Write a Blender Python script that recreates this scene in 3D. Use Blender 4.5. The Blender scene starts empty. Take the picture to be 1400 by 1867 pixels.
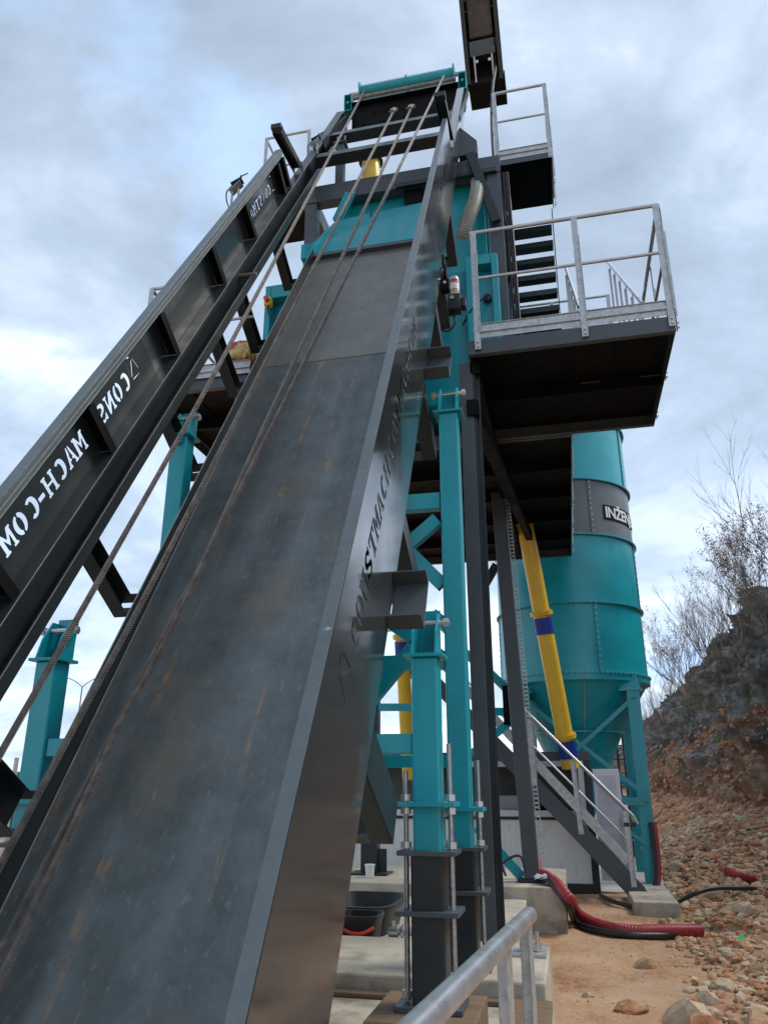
import bpy, bmesh, math, random
from math import sin, cos, pi, radians, tan
from mathutils import Vector, Matrix, noise
random.seed(7)
S = bpy.context.scene
COL = S.collection
V = Vector

# ------------------------------------------------------------------ camera, world, sun, exposure
CAM = V((0, 0, 1.6)); PITCH = radians(19.55); YAW = radians(13.05); FPX = 1390.0
cd = bpy.data.cameras.new("camera"); cam = bpy.data.objects.new("camera", cd); COL.objects.link(cam)
cam.location = CAM; cam.rotation_euler = (radians(90) + PITCH, 0, YAW)
cd.sensor_fit = 'HORIZONTAL'; cd.sensor_width = 36; cd.lens = 36 * FPX / 1400
cd.clip_start = 0.05; cd.clip_end = 6000
S.camera = cam
w = bpy.data.worlds.new("World"); S.world = w; w.use_nodes = True
nt = w.node_tree; nt.nodes.clear()
def N(tree, t, **k):
    n = tree.nodes.new(t)
    for a, b in k.items():
        if a in n.inputs: n.inputs[a].default_value = b
        else: setattr(n, a, b)
    return n
SUN_EL, SUN_AZ = radians(52), radians(72)      # azimuth from +Y, clockwise
sky = N(nt, 'ShaderNodeTexSky', sky_type='NISHITA', sun_disc=False, sun_elevation=SUN_EL, sun_rotation=SUN_AZ)
bgs = N(nt, 'ShaderNodeBackground', Strength=0.11); nt.links.new(sky.outputs[0], bgs.inputs[0])
tc = N(nt, 'ShaderNodeTexCoord')
# cloud deck: direction projected on a flat layer high above
sep = N(nt, 'ShaderNodeSeparateXYZ'); nt.links.new(tc.outputs['Generated'], sep.inputs[0])
zz = N(nt, 'ShaderNodeMath', operation='ADD'); nt.links.new(sep.outputs[2], zz.inputs[0]); zz.inputs[1].default_value = 0.22
def md(tree, op, a, b):
    m = N(tree, 'ShaderNodeMath', operation=op)
    for i, x in enumerate((a, b)):
        if isinstance(x, (int, float)): m.inputs[i].default_value = x
        else: tree.links.new(x, m.inputs[i])
    return m.outputs[0]
zc = md(nt, 'MAXIMUM', zz.outputs[0], 0.05)
cx = md(nt, 'DIVIDE', sep.outputs[0], zc); cy = md(nt, 'DIVIDE', sep.outputs[1], zc)
cmb = N(nt, 'ShaderNodeCombineXYZ'); nt.links.new(cx, cmb.inputs[0]); nt.links.new(cy, cmb.inputs[1]); cmb.inputs[2].default_value = 3.7
n1 = N(nt, 'ShaderNodeTexNoise', Scale=2.1, Detail=12.0, Roughness=0.60, Distortion=0.3); nt.links.new(cmb.outputs[0], n1.inputs[0])
n2 = N(nt, 'ShaderNodeTexNoise', Scale=0.75, Detail=3.0, Roughness=0.5); nt.links.new(cmb.outputs[0], n2.inputs[0])
mixn = md(nt, 'ADD', md(nt, 'MULTIPLY', n1.outputs[0], 0.68), md(nt, 'MULTIPLY', n2.outputs[0], 0.32))
cr = N(nt, 'ShaderNodeValToRGB'); nt.links.new(mixn, cr.inputs[0])
e = cr.color_ramp.elements; e[0].position = 0.36; e[0].color = (0.27, 0.33, 0.41, 1); e[1].position = 0.64; e[1].color = (0.80, 0.86, 0.93, 1)
m_ = cr.color_ramp.elements.new(0.47); m_.color = (0.36, 0.44, 0.55, 1)
m_ = cr.color_ramp.elements.new(0.56); m_.color = (0.50, 0.59, 0.71, 1)
gz = N(nt, 'ShaderNodeMapRange'); nt.links.new(sep.outputs[2], gz.inputs[0]); gz.inputs[1].default_value = 0.0; gz.inputs[2].default_value = 0.75; gz.inputs[3].default_value = 1.16; gz.inputs[4].default_value = 0.80
bgc = N(nt, 'ShaderNodeBackground'); nt.links.new(gz.outputs[0], bgc.inputs[1]); nt.links.new(cr.outputs[0], bgc.inputs[0])
# small openings to the blue
n3 = N(nt, 'ShaderNodeTexNoise', Scale=1.15, Detail=6.0, Roughness=0.55)
mp = N(nt, 'ShaderNodeMapping'); mp.inputs[1].default_value = (5.3, 1.9, 0); nt.links.new(cmb.outputs[0], mp.inputs[0]); nt.links.new(mp.outputs[0], n3.inputs[0])
cr3 = N(nt, 'ShaderNodeValToRGB'); nt.links.new(n3.outputs[0], cr3.inputs[0])
e = cr3.color_ramp.elements; e[0].position = 0.61; e[0].color = (0, 0, 0, 1); e[1].position = 0.70; e[1].color = (0.8, 0.8, 0.8, 1)
bgb = N(nt, 'ShaderNodeBackground', Strength=1.0); bgb.inputs[0].default_value = (0.36, 0.55, 0.86, 1)
mx1 = N(nt, 'ShaderNodeMixShader'); nt.links.new(cr3.outputs[0], mx1.inputs[0]); nt.links.new(bgc.outputs[0], mx1.inputs[1]); nt.links.new(bgb.outputs[0], mx1.inputs[2])
mx = N(nt, 'ShaderNodeMixShader', ); mx.inputs[0].default_value = 0.88
nt.links.new(bgs.outputs[0], mx.inputs[1]); nt.links.new(mx1.outputs[0], mx.inputs[2])
wo = N(nt, 'ShaderNodeOutputWorld'); nt.links.new(mx.outputs[0], wo.inputs[0])
sd = bpy.data.lights.new("sun", 'SUN'); sun = bpy.data.objects.new("sun", sd); COL.objects.link(sun)
sd.energy = 1.5; sd.angle = radians(26); sd.color = (1.0, 0.95, 0.88)
sv = V((sin(SUN_AZ) * cos(SUN_EL), cos(SUN_AZ) * cos(SUN_EL), sin(SUN_EL)))
sun.rotation_euler = (-sv).to_track_quat('-Z', 'Y').to_euler()
S.view_settings.view_transform = 'Standard'; S.view_settings.look = 'None'
S.view_settings.exposure = 0.88; S.view_settings.gamma = 1.0

# ------------------------------------------------------------------ survey helper: a sighted direction met with a known plane
_R = Matrix.Rotation(YAW, 3, 'Z') @ Matrix.Rotation(radians(90) + PITCH, 3, 'X')
def ray(x, y): return _R @ V(((x - 700) / FPX, (933.5 - y) / FPX, -1.0))
def at(x, y, h): r = ray(x, y); return CAM + r * (h / r.y)          # point in the plane Y = h
def atz(x, y, z): r = ray(x, y); return CAM + r * ((z - 1.6) / r.z)
# hoist frame: s runs up the incline, n is its upward normal
EL = radians(58.8); DD = V((0, cos(EL), sin(EL))); NN = V((0, -sin(EL), cos(EL)))
def RP(X, s, n): return CAM + V((X, 0, 0)) + DD * s - NN * n
def onN(x, y, n): r = ray(x, y); return CAM + r * (-n / r.dot(NN))
def sOf(p): return (p - CAM).dot(DD)

# ------------------------------------------------------------------ mesh builder
class MB:
    def __init__(s): s.v = []; s.f = []
    def add(s, vs, fs):
        b = len(s.v); s.v += [V(x) for x in vs]; s.f += [tuple(i + b for i in q) for q in fs]
        return s
    def hexa(s, p):      # 8 corners: bottom ring 0-3, top ring 4-7
        return s.add(p, [(0, 3, 2, 1), (4, 5, 6, 7), (0, 1, 5, 4), (1, 2, 6, 5), (2, 3, 7, 6), (3, 0, 4, 7)])
    def box(s, x0, x1, y0, y1, z0, z1):
        return s.hexa([(x0, y0, z0), (x1, y0, z0), (x1, y1, z0), (x0, y1, z0), (x0, y0, z1), (x1, y0, z1), (x1, y1, z1), (x0, y1, z1)])
    def rbox(s, X0, X1, s0, s1, n0, n1):     # box in the hoist frame
        return s.hexa([RP(X0, s0, n1), RP(X1, s0, n1), RP(X1, s1, n1), RP(X0, s1, n1), RP(X0, s0, n0), RP(X1, s0, n0), RP(X1, s1, n0), RP(X0, s1, n0)])
    def frame(s, p, q, up):
        p = V(p); q = V(q); d = (q - p).normalized(); up = V(up)
        a = d.cross(up)
        if a.length < 1e-4: a = d.cross(V((1, 0, 0)))
        a.normalize(); b = a.cross(d).normalized(); return p, q, a, b
    def beam(s, p, q, wd, ht, up=(0, 0, 1), oa=0.0, ob=0.0):
        p, q, a, b = s.frame(p, q, up); o = a * oa + b * ob
        c = [(-1, -1), (1, -1), (1, 1), (-1, 1)]
        return s.hexa([p + o + a * (i * wd / 2) + b * (j * ht / 2) for i, j in c] + [q + o + a * (i * wd / 2) + b * (j * ht / 2) for i, j in c])
    def chan(s, p, q, wd, ht, t=0.008, up=(0, 0, 1), side=1):  # U profile: web on one side of a
        s.beam(p, q, t, ht, up, oa=-side * (wd / 2 - t / 2))
        for k in (-1, 1): s.beam(p, q, wd - t, t, up, oa=side * t / 2, ob=k * (ht / 2 - t / 2))
        return s
    def ibeam(s, p, q, wd, ht, t=0.01, up=(0, 0, 1)):
        s.beam(p, q, t, ht - 2 * t, up)
        for k in (-1, 1): s.beam(p, q, wd, t, up, ob=k * (ht / 2 - t / 2))
        return s
    def tube(s, p, q, r, n=14, r2=None, cap=True):
        p, q, a, b = s.frame(p, q, (0, 0, 1)); r2 = r if r2 is None else r2
        vs = [p + (a * cos(2 * pi * i / n) + b * sin(2 * pi * i / n)) * r for i in range(n)] + [q + (a * cos(2 * pi * i / n) + b * sin(2 * pi * i / n)) * r2 for i in range(n)]
        fs = [(i, (i + 1) % n, n + (i + 1) % n, n + i) for i in range(n)]
        if cap: fs += [tuple(range(n))[::-1], tuple(range(n, 2 * n))]
        return s.add(vs, fs)
    def path(s, pts, r, n=10, rf=None, cap=True):
        pts = [V(p) for p in pts]; b0 = len(s.v); m = len(pts)
        a = None
        for i, p in enumerate(pts):
            d = (pts[min(i + 1, m - 1)] - pts[max(i - 1, 0)]).normalized()
            if a is None:
                a = d.cross(V((0, 0, 1)));
                if a.length < 1e-3: a = d.cross(V((1, 0, 0)))
            a = (a - d * a.dot(d)).normalized(); b = d.cross(a)
            for k in range(n):
                th = 2 * pi * k / n; rr = rf(i, th) if rf else r
                s.v.append(p + (a * cos(th) + b * sin(th)) * rr)
        for i in range(m - 1):
            for k in range(n):
                s.f.append((b0 + i * n + k, b0 + i * n + (k + 1) % n, b0 + (i + 1) * n + (k + 1) % n, b0 + (i + 1) * n + k))
        if cap:
            s.f.append(tuple(b0 + k for k in range(n))[::-1]); s.f.append(tuple(b0 + (m - 1) * n + k for k in range(n)))
        return s
    def lathe(s, c, prof, n=48, a0=0, a1=2 * pi, capb=False, capt=False):   # prof = [(r, z)]
        c = V(c); b0 = len(s.v); full = abs(a1 - a0 - 2 * pi) < 1e-6; m = n if full else n + 1
        for r, z in prof:
            for k in range(m):
                t = a0 + (a1 - a0) * k / n; s.v.append(c + V((r * cos(t), r * sin(t), z)))
        for i in range(len(prof) - 1):
            for k in range(n):
                k2 = (k + 1) % m
                s.f.append((b0 + i * m + k, b0 + i * m + k2, b0 + (i + 1) * m + k2, b0 + (i + 1) * m + k))
        if capb: s.f.append(tuple(b0 + k for k in range(m))[::-1])
        if capt: s.f.append(tuple(b0 + (len(prof) - 1) * m + k for k in range(m)))
        return s
    def prism(s, poly, ext):     # 3-D polygon extruded by a vector
        n = len(poly); ext = V(ext); poly = [V(p) for p in poly]
        return s.add(poly + [p + ext for p in poly], [tuple(range(n))[::-1], tuple(range(n, 2 * n))] + [(i, (i + 1) % n, n + (i + 1) % n, n + i) for i in range(n)])
    def hexnut(s, c, r, h, axis=(0, 0, 1)):
        c = V(c); ax = V(axis).normalized(); return s.tube(c - ax * h / 2, c + ax * h / 2, r, 6)
    def build(s, name, mat, parent=None, smooth=False, bevel=0.0, sm_ang=40):
        me = bpy.data.meshes.new(name); o0 = parent_loc(parent)
        me.from_pydata([v - o0 for v in s.v], [], s.f); me.update()
        bm = bmesh.new(); bm.from_mesh(me); bmesh.ops.recalc_face_normals(bm, faces=bm.faces[:]); bm.to_mesh(me); bm.free()
        me.materials.append(mat)
        o = bpy.data.objects.new(name, me); COL.objects.link(o)
        if parent: o.parent = parent
        if smooth:
            me.polygons.foreach_set('use_smooth', [True] * len(me.polygons))
            me.set_sharp_from_angle(angle=radians(sm_ang))
        if bevel:
            b = o.modifiers.new('bevel', 'BEVEL'); b.width = bevel; b.segments = 2; b.limit_method = 'ANGLE'; b.angle_limit = radians(50)
        return o
def parent_loc(p):
    l = V((0, 0, 0))
    while p: l += p.location; p = p.parent
    return l
def tag(o, label=None, cat=None, group=None, kind=None):
    if label: o['label'] = label
    if cat: o['category'] = cat
    if group: o['group'] = group
    if kind: o['kind'] = kind
    return o
def thing(name, loc, label, cat, group=None):
    o = bpy.data.objects.new(name, None); COL.objects.link(o); o.location = V(loc); o.empty_display_size = 0.2
    return tag(o, label, cat, group)

# ------------------------------------------------------------------ materials
def mat(name, col, rough=0.5, metal=0.0, var=0.12, vscale=3.0, dirt=None, dscale=6.0, dlo=0.58, dhi=0.72, bump=0.0, bscale=40.0, coat=0.0, rvar=0.0, stretch=None, spec=0.5, col2=None):
    m = bpy.data.materials.new(name); m.use_nodes = True; t = m.node_tree; b = t.nodes['Principled BSDF']
    b.inputs['Roughness'].default_value = rough; b.inputs['Metallic'].default_value = metal
    b.inputs['Coat Weight'].default_value = coat; b.inputs['Coat Roughness'].default_value = .08; b.inputs['Specular IOR Level'].default_value = spec
    tcn = N(t, 'ShaderNodeTexCoord'); src = tcn.outputs['Object']
    if stretch:
        mpn = N(t, 'ShaderNodeMapping'); mpn.inputs[3].default_value = stretch; t.links.new(src, mpn.inputs[0]); src = mpn.outputs[0]
    na = N(t, 'ShaderNodeTexNoise', Scale=vscale, Detail=6.0, Roughness=0.6); t.links.new(src, na.inputs[0])
    r = N(t, 'ShaderNodeValToRGB'); t.links.new(na.outputs[0], r.inputs[0])
    c2 = col2 or tuple(min(1, c * (1 + var)) for c in col); c1 = tuple(c * (1 - var) for c in col)
    r.color_ramp.elements[0].position = 0.35; r.color_ramp.elements[0].color = (*c1, 1)
    r.color_ramp.elements[1].position = 0.65; r.color_ramp.elements[1].color = (*c2, 1)
    out = r.outputs[0]
    if dirt:
        nb = N(t, 'ShaderNodeTexNoise', Scale=dscale, Detail=8.0, Roughness=0.65); t.links.new(src, nb.inputs[0])
        r2 = N(t, 'ShaderNodeValToRGB'); t.links.new(nb.outputs[0], r2.inputs[0])
        r2.color_ramp.elements[0].position = dlo; r2.color_ramp.elements[0].color = (0, 0, 0, 1); r2.color_ramp.elements[1].position = dhi; r2.color_ramp.elements[1].color = (1, 1, 1, 1)
        mx = N(t, 'ShaderNodeMix', data_type='RGBA'); t.links.new(r2.outputs[0], mx.inputs[0]); t.links.new(out, mx.inputs[6]); mx.inputs[7].default_value = (*dirt, 1)
        out = mx.outputs[2]
    t.links.new(out, b.inputs['Base Color'])
    if rvar:
        nr = N(t, 'ShaderNodeTexNoise', Scale=vscale * 2.3, Detail=5.0); t.links.new(src, nr.inputs[0])
        mr = N(t, 'ShaderNodeMapRange'); t.links.new(nr.outputs[0], mr.inputs[0]); mr.inputs[1].default_value = 0.3; mr.inputs[2].default_value = 0.7
        mr.inputs[3].default_value = max(0.02, rough - rvar); mr.inputs[4].default_value = min(1, rough + rvar); t.links.new(mr.outputs[0], b.inputs['Roughness'])
    if bump:
        nc = N(t, 'ShaderNodeTexNoise', Scale=bscale, Detail=6.0, Roughness=0.6); t.links.new(tcn.outputs['Object'], nc.inputs[0])
        bp = N(t, 'ShaderNodeBump', Strength=bump, Distance=0.02); t.links.new(nc.outputs[0], bp.inputs['Height']); t.links.new(bp.outputs[0], b.inputs['Normal'])
    return m
M = {}
M['teal'] = mat('teal_paint', (0.004, 0.315, 0.38), 0.33, var=0.10, vscale=2.0, coat=0.12, rvar=0.06, dirt=(0.05, 0.14, 0.15), dscale=9, dlo=0.66, dhi=0.9, bump=0.02, bscale=6)
M['teal_col'] = mat('teal_column_paint', (0.004, 0.305, 0.37), 0.34, var=0.10, vscale=2.0, coat=0.12, rvar=0.06, dirt=(0.16, 0.07, 0.03), dscale=11, dlo=0.715, dhi=0.74, bump=0.03, bscale=9)
M['dark'] = mat('anthracite_paint', (0.020, 0.027, 0.030), 0.36, spec=.38, var=0.15, vscale=2.5, rvar=0.08, dirt=(0.06, 0.06, 0.055), dscale=14, dlo=0.66, dhi=0.85)
M['darkgloss'] = mat('anthracite_gloss', (0.024, 0.032, 0.035), 0.24, var=0.1, coat=.15, rvar=.05)
M['frame'] = mat('frame_grey_paint', (0.058, 0.071, 0.083), 0.40, var=0.10, vscale=2.5, rvar=0.08, dirt=(0.10, 0.11, 0.115), dscale=12, dlo=0.66, dhi=0.85)
M['panel'] = mat('glossy_anthracite_panel', (0.036, 0.041, 0.043), 0.14, var=0.10, vscale=1.6, coat=0.5, rvar=0.06, dirt=(0.07, 0.07, 0.065), dscale=16, dlo=0.66, dhi=0.85, bump=0.012, bscale=1.0)
M['black'] = mat('black_checker_plate', (0.005, 0.005, 0.0055), 0.6, var=0.3, vscale=4, rvar=0.1, spec=.12)
M['galv'] = mat('galvanised_steel', (0.46, 0.48, 0.49), 0.42, metal=0.55, var=0.14, vscale=14, rvar=0.1, dirt=(0.30, 0.31, 0.31), dscale=30, dlo=0.5, dhi=0.7)
M['galvtube'] = mat('galvanised_tube', (0.50, 0.51, 0.53), 0.32, metal=0.7, var=0.10, vscale=9, rvar=0.06, dirt=(0.40, 0.27, 0.2), dscale=13, dlo=0.70, dhi=0.75)
M['rod'] = mat('zinc_threaded_rod', (0.42, 0.44, 0.44), 0.38, metal=0.8, var=0.2, vscale=30, dirt=(0.2, 0.19, 0.16), dscale=40, dlo=0.5, dhi=0.8)
M['rope'] = mat('greased_wire_rope', (0.21, 0.192, 0.18), 0.5, metal=0.0, spec=.3, var=0.30, vscale=12, dirt=(0.20, 0.125, 0.085), dscale=2.2, dlo=0.60, dhi=0.8)
M['yellow'] = mat('yellow_paint', (0.72, 0.46, 0.04), 0.32, var=0.08, vscale=3, coat=0.2, dirt=(0.30, 0.17, 0.03), dscale=12, dlo=0.64, dhi=0.85)
M['blue'] = mat('blue_rubber', (0.0, 0.035, 0.27), 0.45, var=0.15)
M['red'] = mat('red_corrugated_plastic', (0.28, 0.022, 0.03), 0.42, var=0.2, vscale=4, dirt=(0.36, 0.22, 0.16), dscale=3, dlo=0.6, dhi=0.8)
M['rubber'] = mat('black_rubber', (0.014, 0.014, 0.015), 0.45, var=0.3, dirt=(0.1, 0.08, 0.06), dscale=6, dlo=0.62, dhi=0.85)
M['concrete'] = mat('weathered_concrete', (0.42, 0.375, 0.30), 0.9, var=0.16, vscale=2.2, dirt=(0.21, 0.18, 0.135), dscale=3.2, dlo=0.52, dhi=0.70, bump=0.5, bscale=12)
M['timber'] = mat('raw_timber', (0.17, 0.11, 0.065), 0.85, var=0.25, vscale=3, stretch=(1, 14, 14), bump=0.3, bscale=30)
M['pvc'] = mat('white_plastic_frame', (0.70, 0.70, 0.78), 0.30, var=0.03)
M['redstrap'] = mat('red_plastic', (0.6, 0.06, 0.03), 0.4, var=0.1)
M['white'] = mat('white_plastic', (0.72, 0.72, 0.7), 0.45, var=0.05)
M['bolt'] = mat('zinc_bolt', (0.55, 0.56, 0.56), 0.3, metal=0.8, var=0.1)
M['green'] = mat('green_sheet', (0.05, 0.25, 0.10), 0.5, var=0.1)
M['bark'] = mat('twig_bark', (0.20, 0.165, 0.145), 0.85, var=0.25, vscale=2)
M['leafdry'] = mat('dry_leaf', (0.25, 0.15, 0.10), 0.7, var=0.35, vscale=1.5)
M['hosegrey'] = mat('grey_spiral_hose', (0.30, 0.31, 0.28), 0.4, metal=0.3, var=0.2, vscale=4)
M['lamp'] = mat('street_lamp_grey', (0.25, 0.27, 0.28), 0.5)
M['sandy'] = mat('sand_heap', (0.50, 0.36, 0.22), 0.95, var=0.15, vscale=2)

M['flange'] = mat('worn_bluish_flange', (0.085, 0.108, 0.118), 0.42, var=0.12, vscale=3, dirt=(0.33, 0.30, 0.24), dscale=7, dlo=0.69, dhi=0.71, bump=0.25, bscale=22)
M['edge'] = mat('bare_steel_and_highlight_edge', (0.34, 0.36, 0.37), 0.4, metal=0.4, var=0.2, vscale=9)  # worn steel on the rail edges; on the floor sheet a painted highlight
def steel_plate(k=1.0, warm=0.0):
    m = bpy.data.materials.new('mill_scale_plate'); m.use_nodes = True; t = m.node_tree; b = t.nodes['Principled BSDF']
    tcn = N(t, 'ShaderNodeTexCoord')
    # plate coordinates: X across, s along the incline
    rot = N(t, 'ShaderNodeMapping'); rot.inputs[2].default_value = (-EL, 0, 0); t.links.new(tcn.outputs['Object'], rot.inputs[0])
    st = N(t, 'ShaderNodeMapping'); st.inputs[3].default_value = (1.0, 0.16, 1.0); t.links.new(rot.outputs[0], st.inputs[0])
    a = N(t, 'ShaderNodeTexNoise', Scale=3.4, Detail=10.0, Roughness=0.68); t.links.new(rot.outputs[0], a.inputs[0])
    bandm = N(t, 'ShaderNodeMapping'); bandm.inputs[3].default_value = (1.5, 0.10, 1.0); t.links.new(rot.outputs[0], bandm.inputs[0])
    ab = N(t, 'ShaderNodeTexNoise', Scale=1.6, Detail=4.0, Roughness=0.5); t.links.new(bandm.outputs[0], ab.inputs[0])  # long reflection bands up the incline, painted into the base colour
    comb = md(t, 'ADD', md(t, 'MULTIPLY', a.outputs[0], .45), md(t, 'MULTIPLY', ab.outputs[0], .55))
    r = N(t, 'ShaderNodeValToRGB'); t.links.new(comb, r.inputs[0])
    el = r.color_ramp.elements; el[0].position = 0.36; el[0].color = (0.034, 0.044, 0.045, 1); el[1].position = 0.72; el[1].color = (0.165, 0.19, 0.20, 1)
    q = el.new(0.5); q.color = (0.078, 0.096, 0.098, 1)
    d = N(t, 'ShaderNodeTexNoise', Scale=1.4, Detail=9.0, Roughness=0.66); mo = N(t, 'ShaderNodeMapping'); mo.inputs[1].default_value = (3, 8, 1); t.links.new(rot.outputs[0], mo.inputs[0]); t.links.new(mo.outputs[0], d.inputs[0])
    dr = N(t, 'ShaderNodeValToRGB'); t.links.new(d.outputs[0], dr.inputs[0]); dr.color_ramp.elements[0].position = 0.52; dr.color_ramp.elements[1].position = 0.70; dr.color_ramp.elements[1].color = (.62, .62, .62, 1)
    m1 = N(t, 'ShaderNodeMix', data_type='RGBA'); t.links.new(dr.outputs[0], m1.inputs[0]); t.links.new(r.outputs[0], m1.inputs[6]); m1.inputs[7].default_value = (0.15, 0.125, 0.085, 1)
    # thin rust runs along the sheet, wandering a little and broken up
    st.inputs[3].default_value = (5.2, 0.22, 1.0)
    sn = N(t, 'ShaderNodeTexNoise', Scale=1.7, Detail=2.0, Roughness=0.4, Distortion=0.5); t.links.new(st.outputs[0], sn.inputs[0])
    ln = md(t, 'ABSOLUTE', md(t, 'SUBTRACT', sn.outputs[0], .64), 0)
    sr = N(t, 'ShaderNodeValToRGB'); t.links.new(ln, sr.inputs[0]); sr.color_ramp.elements[0].position = 0.0; sr.color_ramp.elements[0].color = (1, 1, 1, 1); sr.color_ramp.elements[1].position = 0.030; sr.color_ramp.elements[1].color = (0, 0, 0, 1)
    brk = N(t, 'ShaderNodeTexNoise', Scale=7.0, Detail=6.0, Roughness=0.7); t.links.new(rot.outputs[0], brk.inputs[0])
    bk_ = N(t, 'ShaderNodeValToRGB'); t.links.new(brk.outputs[0], bk_.inputs[0]); bk_.color_ramp.elements[0].position = .45; bk_.color_ramp.elements[1].position = .62
    sf = md(t, 'MULTIPLY', md(t, 'MULTIPLY', sr.outputs[0], bk_.outputs[0]), .75)
    m2 = N(t, 'ShaderNodeMix', data_type='RGBA'); t.links.new(sf, m2.inputs[0]); t.links.new(m1.outputs[2], m2.inputs[6]); m2.inputs[7].default_value = (0.34, 0.19, 0.075, 1)
    # light scratches and scale flecks
    sc = N(t, 'ShaderNodeMapping'); sc.inputs[3].default_value = (2.2, 0.8, 1); sc.inputs[2].default_value = (0, 0, 0.4); t.links.new(rot.outputs[0], sc.inputs[0])
    s2 = N(t, 'ShaderNodeTexNoise', Scale=11.0, Detail=12.0, Roughness=0.8); t.links.new(sc.outputs[0], s2.inputs[0])
    s3 = N(t, 'ShaderNodeValToRGB'); t.links.new(s2.outputs[0], s3.inputs[0]); s3.color_ramp.elements[0].position = 0.56; s3.color_ramp.elements[1].position = 0.64; s3.color_ramp.elements[1].color = (.38, .38, .38, 1)
    m3 = N(t, 'ShaderNodeMix', data_type='RGBA'); t.links.new(s3.outputs[0], m3.inputs[0]); t.links.new(m2.outputs[2], m3.inputs[6]); m3.inputs[7].default_value = (0.25, 0.285, 0.30, 1)
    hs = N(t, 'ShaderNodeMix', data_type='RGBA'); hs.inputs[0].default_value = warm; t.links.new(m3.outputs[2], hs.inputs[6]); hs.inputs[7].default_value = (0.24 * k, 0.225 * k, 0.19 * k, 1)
    t.links.new(hs.outputs[2], b.inputs['Base Color'])
    rr = N(t, 'ShaderNodeMapRange'); t.links.new(a.outputs[0], rr.inputs[0]); rr.inputs[1].default_value = 0.3; rr.inputs[2].default_value = 0.7; rr.inputs[3].default_value = 0.42; rr.inputs[4].default_value = 0.26
    t.links.new(rr.outputs[0], b.inputs['Roughness']); b.inputs['Metallic'].default_value = 0.1
    bp = N(t, 'ShaderNodeBump', Strength=0.12, Distance=0.01); t.links.new(s2.outputs[0], bp.inputs['Height']); t.links.new(bp.outputs[0], b.inputs['Normal'])
    return m
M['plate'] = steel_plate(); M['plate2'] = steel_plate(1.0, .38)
# ------------------------------------------------------------------ stencil lettering (cut right through the sheet)
def arc(cx, cy, rx, ry, t, a0, a1, n=12):     # thick elliptic arc as a polygon
    o = [(cx + rx * cos(radians(a0 + (a1 - a0) * i / n)), cy + ry * sin(radians(a0 + (a1 - a0) * i / n))) for i in range(n + 1)]
    q = [(cx + (rx - t) * cos(radians(a0 + (a1 - a0) * i / n)), cy + (ry - t * .55) * sin(radians(a0 + (a1 - a0) * i / n))) for i in range(n + 1)]
    return o + q[::-1]
GL = {
 'C': [arc(.5, .5, .46, .5, .34, 50, 312)],
 'O': [arc(.5, .5, .46, .5, .30, 98, 262), arc(.5, .5, .46, .5, .30, -82, 82)],
 'N': [[(0, 0), (.36, 0), (.36, .13), (.31, .13), (.31, .50), (.66, 0), (.86, 0), (.86, .87), (.97, .87), (.97, 1), (.60, 1), (.60, .87), (.69, .87), (.69, .48), (.33, 1), (0, 1), (0, .87), (.09, .87), (.09, .13), (0, .13)]],
 'S': [[(.06, .0), (.2, 0), (.26, .06), (.45, -.01), (.72, .02), (.9, .14), (.93, .32), (.8, .46), (.5, .57), (.36, .66), (.4, .80), (.55, .84), (.7, .74), (.74, .64), (.9, .64), (.9, 1), (.78, 1), (.72, .95), (.5, 1.01), (.24, .96), (.09, .83), (.07, .64), (.2, .50), (.5, .39), (.64, .30), (.6, .19), (.45, .15), (.28, .22), (.2, .36), (.06, .36)]],
 'T': [[(.02, 1), (.02, .66), (.14, .66), (.18, .86), (.34, .86), (.34, .14), (.24, .14), (.24, 0), (.76, 0), (.76, .14), (.66, .14), (.66, .86), (.82, .86), (.86, .66), (.98, .66), (.98, 1)]],
 'M': [[(0, 0), (.36, 0), (.36, .13), (.28, .13), (.28, .62), (.5, .18), (.72, .62), (.72, .13), (.66, .13), (.66, 0), (1.06, 0), (1.06, .13), (.98, .13), (.98, .87), (1.06, .87), (1.06, 1), (.76, 1), (.53, .56), (.3, 1), (0, 1), (0, .87), (.08, .87), (.08, .13), (0, .13)]],
 'A': [[(0, 0), (.34, 0), (.34, .13), (.28, .13), (.33, .28), (.46, .28), (.46, .42), (.38, .42), (.46, .70), (.46, 1), (.36, 1), (.09, .13), (0, .13)], [(.52, 1), (.52, .70), (.60, .42), (.52, .42), (.52, .28), (.65, .28), (.70, .13), (.64, .13), (.64, 0), (1.0, 0), (1.0, .13), (.91, .13), (.64, 1)]],
 'H': [[(0, 0), (.38, 0), (.38, .13), (.32, .13), (.32, .43), (.68, .43), (.68, .13), (.62, .13), (.62, 0), (1, 0), (1, .13), (.92, .13), (.92, .87), (1, .87), (1, 1), (.62, 1), (.62, .87), (.68, .87), (.68, .57), (.32, .57), (.32, .87), (.38, .87), (.38, 1), (0, 1), (0, .87), (.08, .87), (.08, .13), (0, .13)]],
 '.': [[(.08, .30), (.62, .30), (.62, .54), (.08, .54)]],
}
def seg(p, q, t, g=0.0):
    p = V((*p, 0)); q = V((*q, 0)); d = (q - p).normalized(); nn_ = V((-d.y, d.x, 0)) * t / 2; p = p + d * g; q = q - d * g
    return [((p + nn_).x, (p + nn_).y), ((q + nn_).x, (q + nn_).y), ((q - nn_).x, (q - nn_).y), ((p - nn_).x, (p - nn_).y)]
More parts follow.
